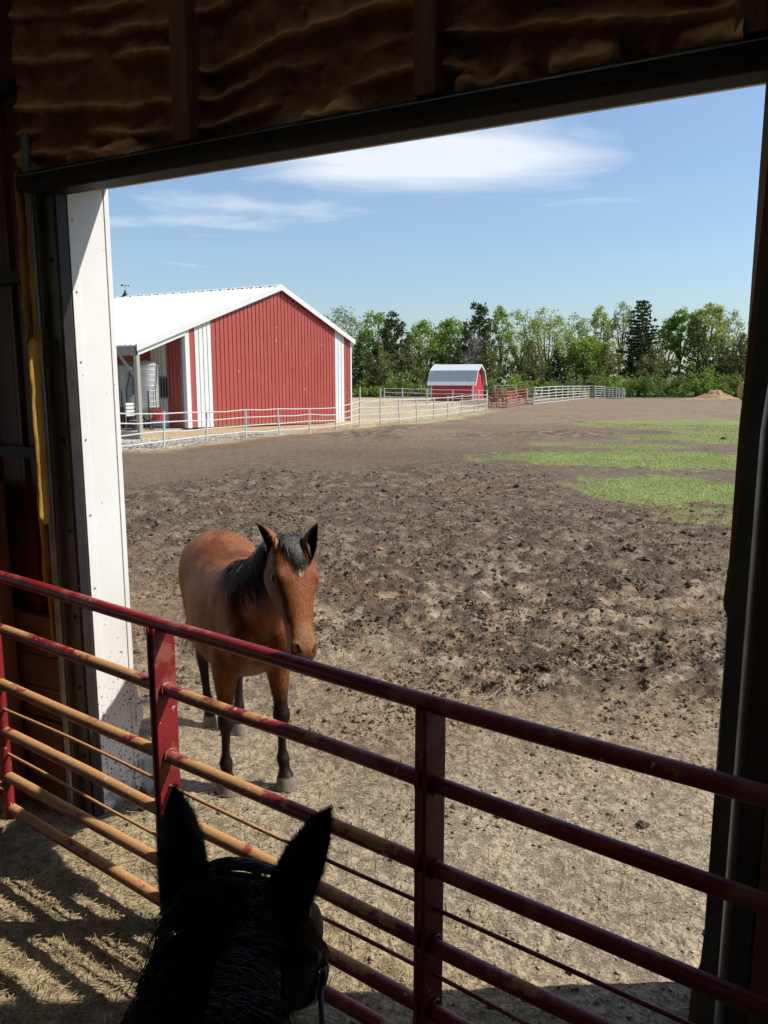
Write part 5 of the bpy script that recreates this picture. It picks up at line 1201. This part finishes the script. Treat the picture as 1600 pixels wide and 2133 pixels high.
def eyes(h, root):
    for sg in (-1, 1):
        e = MB().add(*ellipsoid(h.hp(.200, sg * .110, .002), (.025, .015, .020), np.stack([h.a, h.side, h.up]), 10)).build('eye', M['eye'], root, smooth=True)

def bay_coat(h, co, t, u, sd, dark):
    n = len(co); bay = np.array([.200, .064, .022]); red = np.array([.130, .037, .014]); pale = np.array([.40, .185, .070]); blk = np.array([.016, .011, .009])
    z = co[:, 2]; x = co[:, 0]
    c = np.tile(bay, (n, 1))
    def mixc(k, c2):
        nonlocal c; k = np.clip(k, 0, 1)[:, None]; c = c * (1 - k) + np.array(c2) * k
    nz_ = fbm(x * 4 + co[:, 1] * 3, z * 4, 3, 9)
    mixc(sstep(.45, .75, nz_) * .6, red)
    nb = fbm(x * 9 + co[:, 1] * 4, z * 6 + co[:, 1] * 6, 4, 29)
    mixc(sstep(.50, .66, nb) * sstep(.95, 1.2, z) * sstep(.75, .5, x) * .5, [.33, .15, .055])      # coarse winter hair still shedding on the back
    mixc(sstep(.52, .70, fbm(x * 3 + 7, z * 3 + co[:, 1] * 5, 3, 39)) * .6, [.10, .035, .016])
    head = (t > -.03) & (t < .68) & (np.abs(sd) < .16) & (u > -.25) & (u < .13) & (x > .8)
    mixc(sstep(.70, .46, z + (nz_ - .5) * .14) * (~head), blk)
    mixc(sstep(.95, .74, z) * .15 * sstep(.60, .72, z), pale)
    mixc(sstep(.40, .47, t) * sstep(.60, .55, t) * head * .40, [.38, .20, .09])                      # mealy muzzle
    mixc(sstep(.545, .60, t) * head * sstep(.03, -.02, u) * .9, [.045, .035, .032]); mixc(sstep(.565, .61, t) * head * .8, [.06, .045, .04])
    mixc(np.exp(-((t - .205) / .035) ** 2 - ((u - .0) / .035) ** 2) * sstep(.070, .10, np.abs(sd)) * head * .95, blk)
    star = np.exp(-(((t - .19) / .014) ** 2 + ((sd - .004) / .007) ** 2)) * (u > .03); mixc(star * 1.2, [.75, .72, .66])
    mixc(dark, [.008, .006, .006])
    hoof = sstep(.082, .074, z); mixc(hoof, [.20, .175, .145])
    return c
def black_coat(h, co, t, u, sd, dark):
    c = np.tile(np.array([.012, .0085, .007]), (len(co), 1)); k = sstep(.44, .55, fbm(co[:, 0] * 5, co[:, 2] * 5, 3, 3))[:, None]
    c = c * (1 - k * .5) + np.array([.014, .010, .008]) * k * .5; c = c * (1 - dark[:, None] * .6); hoof = sstep(.082, .074, co[:, 2])[:, None]; return c * (1 - hoof) + np.array([.05, .045, .04]) * hoof
def w2l(p, o, hd, sc=1.0):
    """world point -> horse local"""
    hd = np.array(hd) / np.hypot(*hd); lf = np.array([-hd[1], hd[0]]); d = np.array(p[:2], float) - np.array(o)
    return np.array([d @ hd, d @ lf, p[2] if len(p) > 2 else 0.0]) / sc

# the bay horse at the gate
BO = np.array([-.93, 4.80]); BHD = np.array([.36, -.87]); BSC = .97
BHD = BHD / np.hypot(*BHD)
lf_ = {k: w2l(G(*p), BO, BHD, BSC)[:2] for k, p in (('fr', (475, 1650)), ('fl', (597, 1640)), ('hr', (440, 1509)), ('hl', (500, 1527)))}
poll = w2l(AT(603, 1128, 3.78), BO, BHD, BSC); nose = w2l(AT(634, 1372, 3.47), BO, BHD, BSC)
et = [w2l(AT(534, 1091, 3.76), BO, BHD, BSC), w2l(AT(661, 1090, 3.74), BO, BHD, BSC)]
eb = [w2l(AT(579, 1164, 3.70), BO, BHD, BSC), w2l(AT(643, 1160, 3.70), BO, BHD, BSC)]
h1 = Horse(poll, nose - poll, lf_, (.80, poll[1] * .4, 1.30), [], R(17))
h1.ears = [dict(sg=-1, tip=et[0], base=eb[0], face=(.12, -1.0, -.05), width=.052), dict(sg=1, tip=et[1], base=eb[1], face=(.9, .40, 0), width=.043)]
bay = empty('bay_horse', (BO[0], BO[1], on(*BO) * .2), math.atan2(BHD[1], BHD[0])); bay.scale = (BSC,) * 3
tag(bay, 'bay horse with black mane and legs standing behind the gate', 'horse')
bme = h1.build_body('bay_body', M['coat_bay'], bay_coat); link('body', bme, bay)
r = np.random.default_rng(3)
eyes(h1, bay)
def coat_hair(me, n, parent, mat, lmin=.012, lmax=.026, zmin=.10):
    """short lying coat hairs over the whole body"""
    nv = len(me.vertices); co = np.zeros(nv * 3, np.float32); me.vertices.foreach_get('co', co); co = co.reshape(-1, 3); no = np.zeros(nv * 3, np.float32); me.vertices.foreach_get('normal', no); no = no.reshape(-1, 3)
    cl = np.zeros(nv * 4, np.float32); me.color_attributes['coat'].data.foreach_get('color', cl); cl = cl.reshape(-1, 4)[:, :3]
    ii = r.integers(0, nv, n); ii = ii[(co[ii, 2] > zmin)]; n = len(ii); p = co[ii] + r.normal(0, .003, (n, 3)); nn = no[ii]
    sw = (fbm(p[:, 0] * 5 + p[:, 1] * 4, p[:, 2] * 5, 2, 77) - .5)[:, None] * np.array([[0, 1.6, 0]])
    d = np.array([[-.55, 0, -.8]]) + r.normal(0, .22, (n, 3)) + sw; d = d - nn * (d * nn).sum(1, keepdims=True); d /= np.linalg.norm(d, axis=1, keepdims=True) + 1e-6
    sd = np.cross(d, nn) * r.uniform(.0007, .0014, (n, 1)); L_ = r.uniform(lmin, lmax, (n, 1)) * (1 - .80 * sstep(.80, 1.0, p[:, 0]))[:, None] * (.35 + .65 * sstep(.45, .75, p[:, 2]))[:, None]
    v = np.stack([p - sd, p + sd, p + d * L_ + nn * (r.uniform(.10, .26, (n, 1)) * L_)], 1).reshape(-1, 3)
    c = np.clip(np.repeat(cl[ii] * r.uniform(.55, 1.75, (n, 1)), 3, 0), 0, 1)
    return link('coat_hair', arr_mesh('coat_hair', v, np.arange(3 * n).reshape(-1, 3), mat, False, c, 'coat'), parent)
coat_hair(bme, 110000, bay, M['coat_bay'])
mane(h1, 1150, -1, .10, 1.0, .255, r, clumps=60).build('mane', M['hair_black'], bay)
forelock(h1, 620, r, .24, .0018, .036).build('forelock', M['hair_black'], bay); tail(h1, 420, r).build('tail', M['hair_black'], bay)

# the dark ridden horse in the foreground
DO = np.array([-.22, 0.0]); DHD = Vn([-.05, 1.0])
dp = w2l(AT(486, 1872, 1.34), DO, DHD)
yaw, pit = R(-15), R(-50)
hd_ = np.array([math.cos(yaw) * math.cos(pit), math.sin(yaw) * math.cos(pit), math.sin(pit)])
dt = [w2l(AT(364, 1640, 1.45), DO, DHD), w2l(AT(688, 1685, 1.42), DO, DHD)]
db = [w2l(AT(388, 1915, 1.33), DO, DHD), w2l(AT(580, 1925, 1.34), DO, DHD)]
h2 = Horse(dp, hd_, dict(fl=(.52, .15), fr=(.46, -.15), hl=(-.50, .15), hr=(-.42, -.15)), (.92, -.005, 1.30), [], 0.0, 1.16)
blk = dict(cin=(.012, .009, .008), cout=(.014, .010, .009), crim=(.008, .006, .006))
h2.ears = [dict(sg=1, tip=dt[0], base=db[0], face=(.9, .35, .1), width=.046, **blk), dict(sg=-1, tip=dt[1], base=db[1], face=(.85, -.5, .1), width=.045, **blk)]
dk = empty('dark_horse', (DO[0], DO[1], 0), math.atan2(DHD[1], DHD[0])); tag(dk, 'near-black horse seen from the saddle, ears pricked, in the foreground', 'horse')
link('body', h2.build_body('dark_body', M['coat_black'], black_coat), dk); eyes(h2, dk)
mn_ = mane(h2, 1300, 1, .30, 1.0, .15, r, rad=.0012, clumps=50, wild=.015, up=.008); m2_ = mane(h2, 900, -1, .25, 1.0, .14, r, rad=.0012, clumps=60, wild=.006, up=.0)
o_ = len(mn_.v); mn_.v += m2_.v; mn_.f += [tuple(i + o_ for i in q) for q in m2_.f]; mn_.build('mane', M['hair_dark'], dk); forelock(h2, 300, r, .16, .0014, .05).build('forelock', M['hair_dark'], dk); tail(h2, 200, r).build('tail', M['hair_dark'], dk)
# soft hair standing on the poll and round the ear rims
st = Strands()
for i in range(2600):
    k = r.uniform(0, 1)
    c, sd, upv, w, hu, hd = h2.neckring(r.uniform(.82, 1.0)); ph = r.normal(0, .5)
    p = c + sd * math.sin(ph) * w + upv * math.cos(ph) * (hu - .004); d = Vn(upv + r.normal(0, .45, 3)); L_ = r.uniform(.015, .055); st.add([p, p + d * L_ * .5, p + d * L_ + r.normal(0, .006, 3)], .0007)
for e in h2.ears:
    v, f, c = h2.ear(**e); v = np.array(v)[:16 * 15]
    cen = v.reshape(16, 15, 3).mean(1)
    for i in range(4200):
        a_ = r.integers(0, 15); k = r.integers(0, 15); k2 = min(k + 1, 14); u1, u2 = r.uniform(0, 1, 2); p = (v[a_ * 15 + k] * u1 + v[(a_ + 1) * 15 + k] * (1 - u1)) * u2 + (v[a_ * 15 + k2] * u1 + v[(a_ + 1) * 15 + k2] * (1 - u1)) * (1 - u2); up_ = Vn(np.array(e['tip']) - np.array(e['base'])); d = Vn(Vn(p - cen[a_]) * .55 + up_ * .7 + r.normal(0, .25, 3)); L_ = r.uniform(.004, .014); st.add([p - d * .002, p + d * L_], .00035, .0001)
st.build('soft_hair', M['hair_dark'], dk)
# bridle
br = empty('bridle', (DO[0], DO[1], 0), math.atan2(DHD[1], DHD[0])); tag(br, 'brown leather bridle on the dark horse in the foreground', 'bridle')
def headstrap(pts, w, name, off=.006, mat='leather', closed=False):
    """flat strap through (t, angle) points on the head; angle 0 = top, + = horse's left"""
    mb = MB(); P = []; Nn = []
    for t, ph in pts:
        ww, hu, hd = h2.hs(t); c = h2.hp(t); vert = math.cos(ph); rad2 = hu if vert > 0 else hd
        sp = lambda g, pw=2.35: math.copysign(abs(g) ** (2 / pw), g)
        P.append(c + h2.side * sp(math.sin(ph)) * (ww + off) + h2.up * sp(vert) * (rad2 + off)); Nn.append(Vn(h2.side * math.sin(ph) / ww + h2.up * vert / rad2))
    P = np.array(P); v = []
    for i in range(len(P)):
        tg = Vn(P[min(i + 1, len(P) - 1)] - P[max(i - 1, 0)]); sdv = Vn(np.cross(tg, Nn[i]))
        for a_, b_ in ((-1, 0), (-1, 1), (1, 1), (1, 0)): v.append(P[i] + sdv * a_ * w / 2 + Nn[i] * b_ * .004)
    f = [(i * 4 + k, i * 4 + (k + 1) % 4, (i + 1) * 4 + (k + 1) % 4, (i + 1) * 4 + k) for i in range(len(P) - 1) for k in range(4)]
    return mb.add(v, f).build(name, M[mat], br)
headstrap([(-.012 + .02 * abs(p), p) for p in np.linspace(-1.7, 1.7, 30)], .016, 'crownpiece', -.006)
for sg in (-1, 1):
    headstrap([(.03 + t * .42, sg * (1.62 + .10 * math.sin(t * 3))) for t in np.linspace(0, 1, 22)], .018, 'cheek_strap', .016)
headstrap([(.07, p) for p in np.linspace(-1.55, 1.55, 26)], .020, 'browband', .008)
for sg in (-1, 1):
    c = h2.hp(.49, sg * .078, -.035); MB().tube([tuple(c + (h2.a * math.cos(a_) + h2.up * math.sin(a_)) * .034) for a_ in np.linspace(0, 6.283, 20)], .004, 6, False).build('bit_ring', M['steel_bit'], br, smooth=True)
    pts = [c + np.array([0, 0, -.02]), c * .75 + np.array([.46, sg * .22, .92]) * .25 + np.array([0, 0, -.05]), c * .4 + np.array([.46, sg * .22, 1.2]) * .6, np.array([.42, sg * .12, 1.50]), np.array([.30, sg * .03, 1.60])]
    MB().tube([tuple(p) for p in interp_rings(pts, 16)], .007, 6).build('rein', M['leather'], br, smooth=True)
headstrap([(.50, p) for p in np.linspace(1.9, 4.38, 10)], .012, 'curb_chain', .012, 'steel_bit')

# ponies in the small pen
pc = Mt('coat_pony', .6); pc.base(pc.ramp(pc.noise(pc.coord((1, 1, 1)), 1.6, 2), [(.42, (.30, .12, .06)), (.56, (.34, .15, .08)), (.60, (.62, .52, .44))])); M['coat_pony'] = pc.m
for px, py, sc, rz, lab in ((1034, 848, .62, R(150), 'brown and white pony, leftmost of those in the red pen'), (1058, 846, .58, R(25), 'brown pony standing in the middle of the red pen'), (1086, 841, .62, R(100), 'chestnut pony behind the right end of the red panels'), (1121, 836, .66, R(-100), 'white-faced pony behind the tall white fence')):
    p = G(px, py); o = empty('pony', (p[0], p[1] + 1.6, 0), rz); o.scale = (sc,) * 3; tag(o, lab, 'pony', 'ponies in the far pen')
    b = link('body', bme, o); b.material_slots[0].link = 'OBJECT'; b.material_slots[0].material = M['coat_pony']
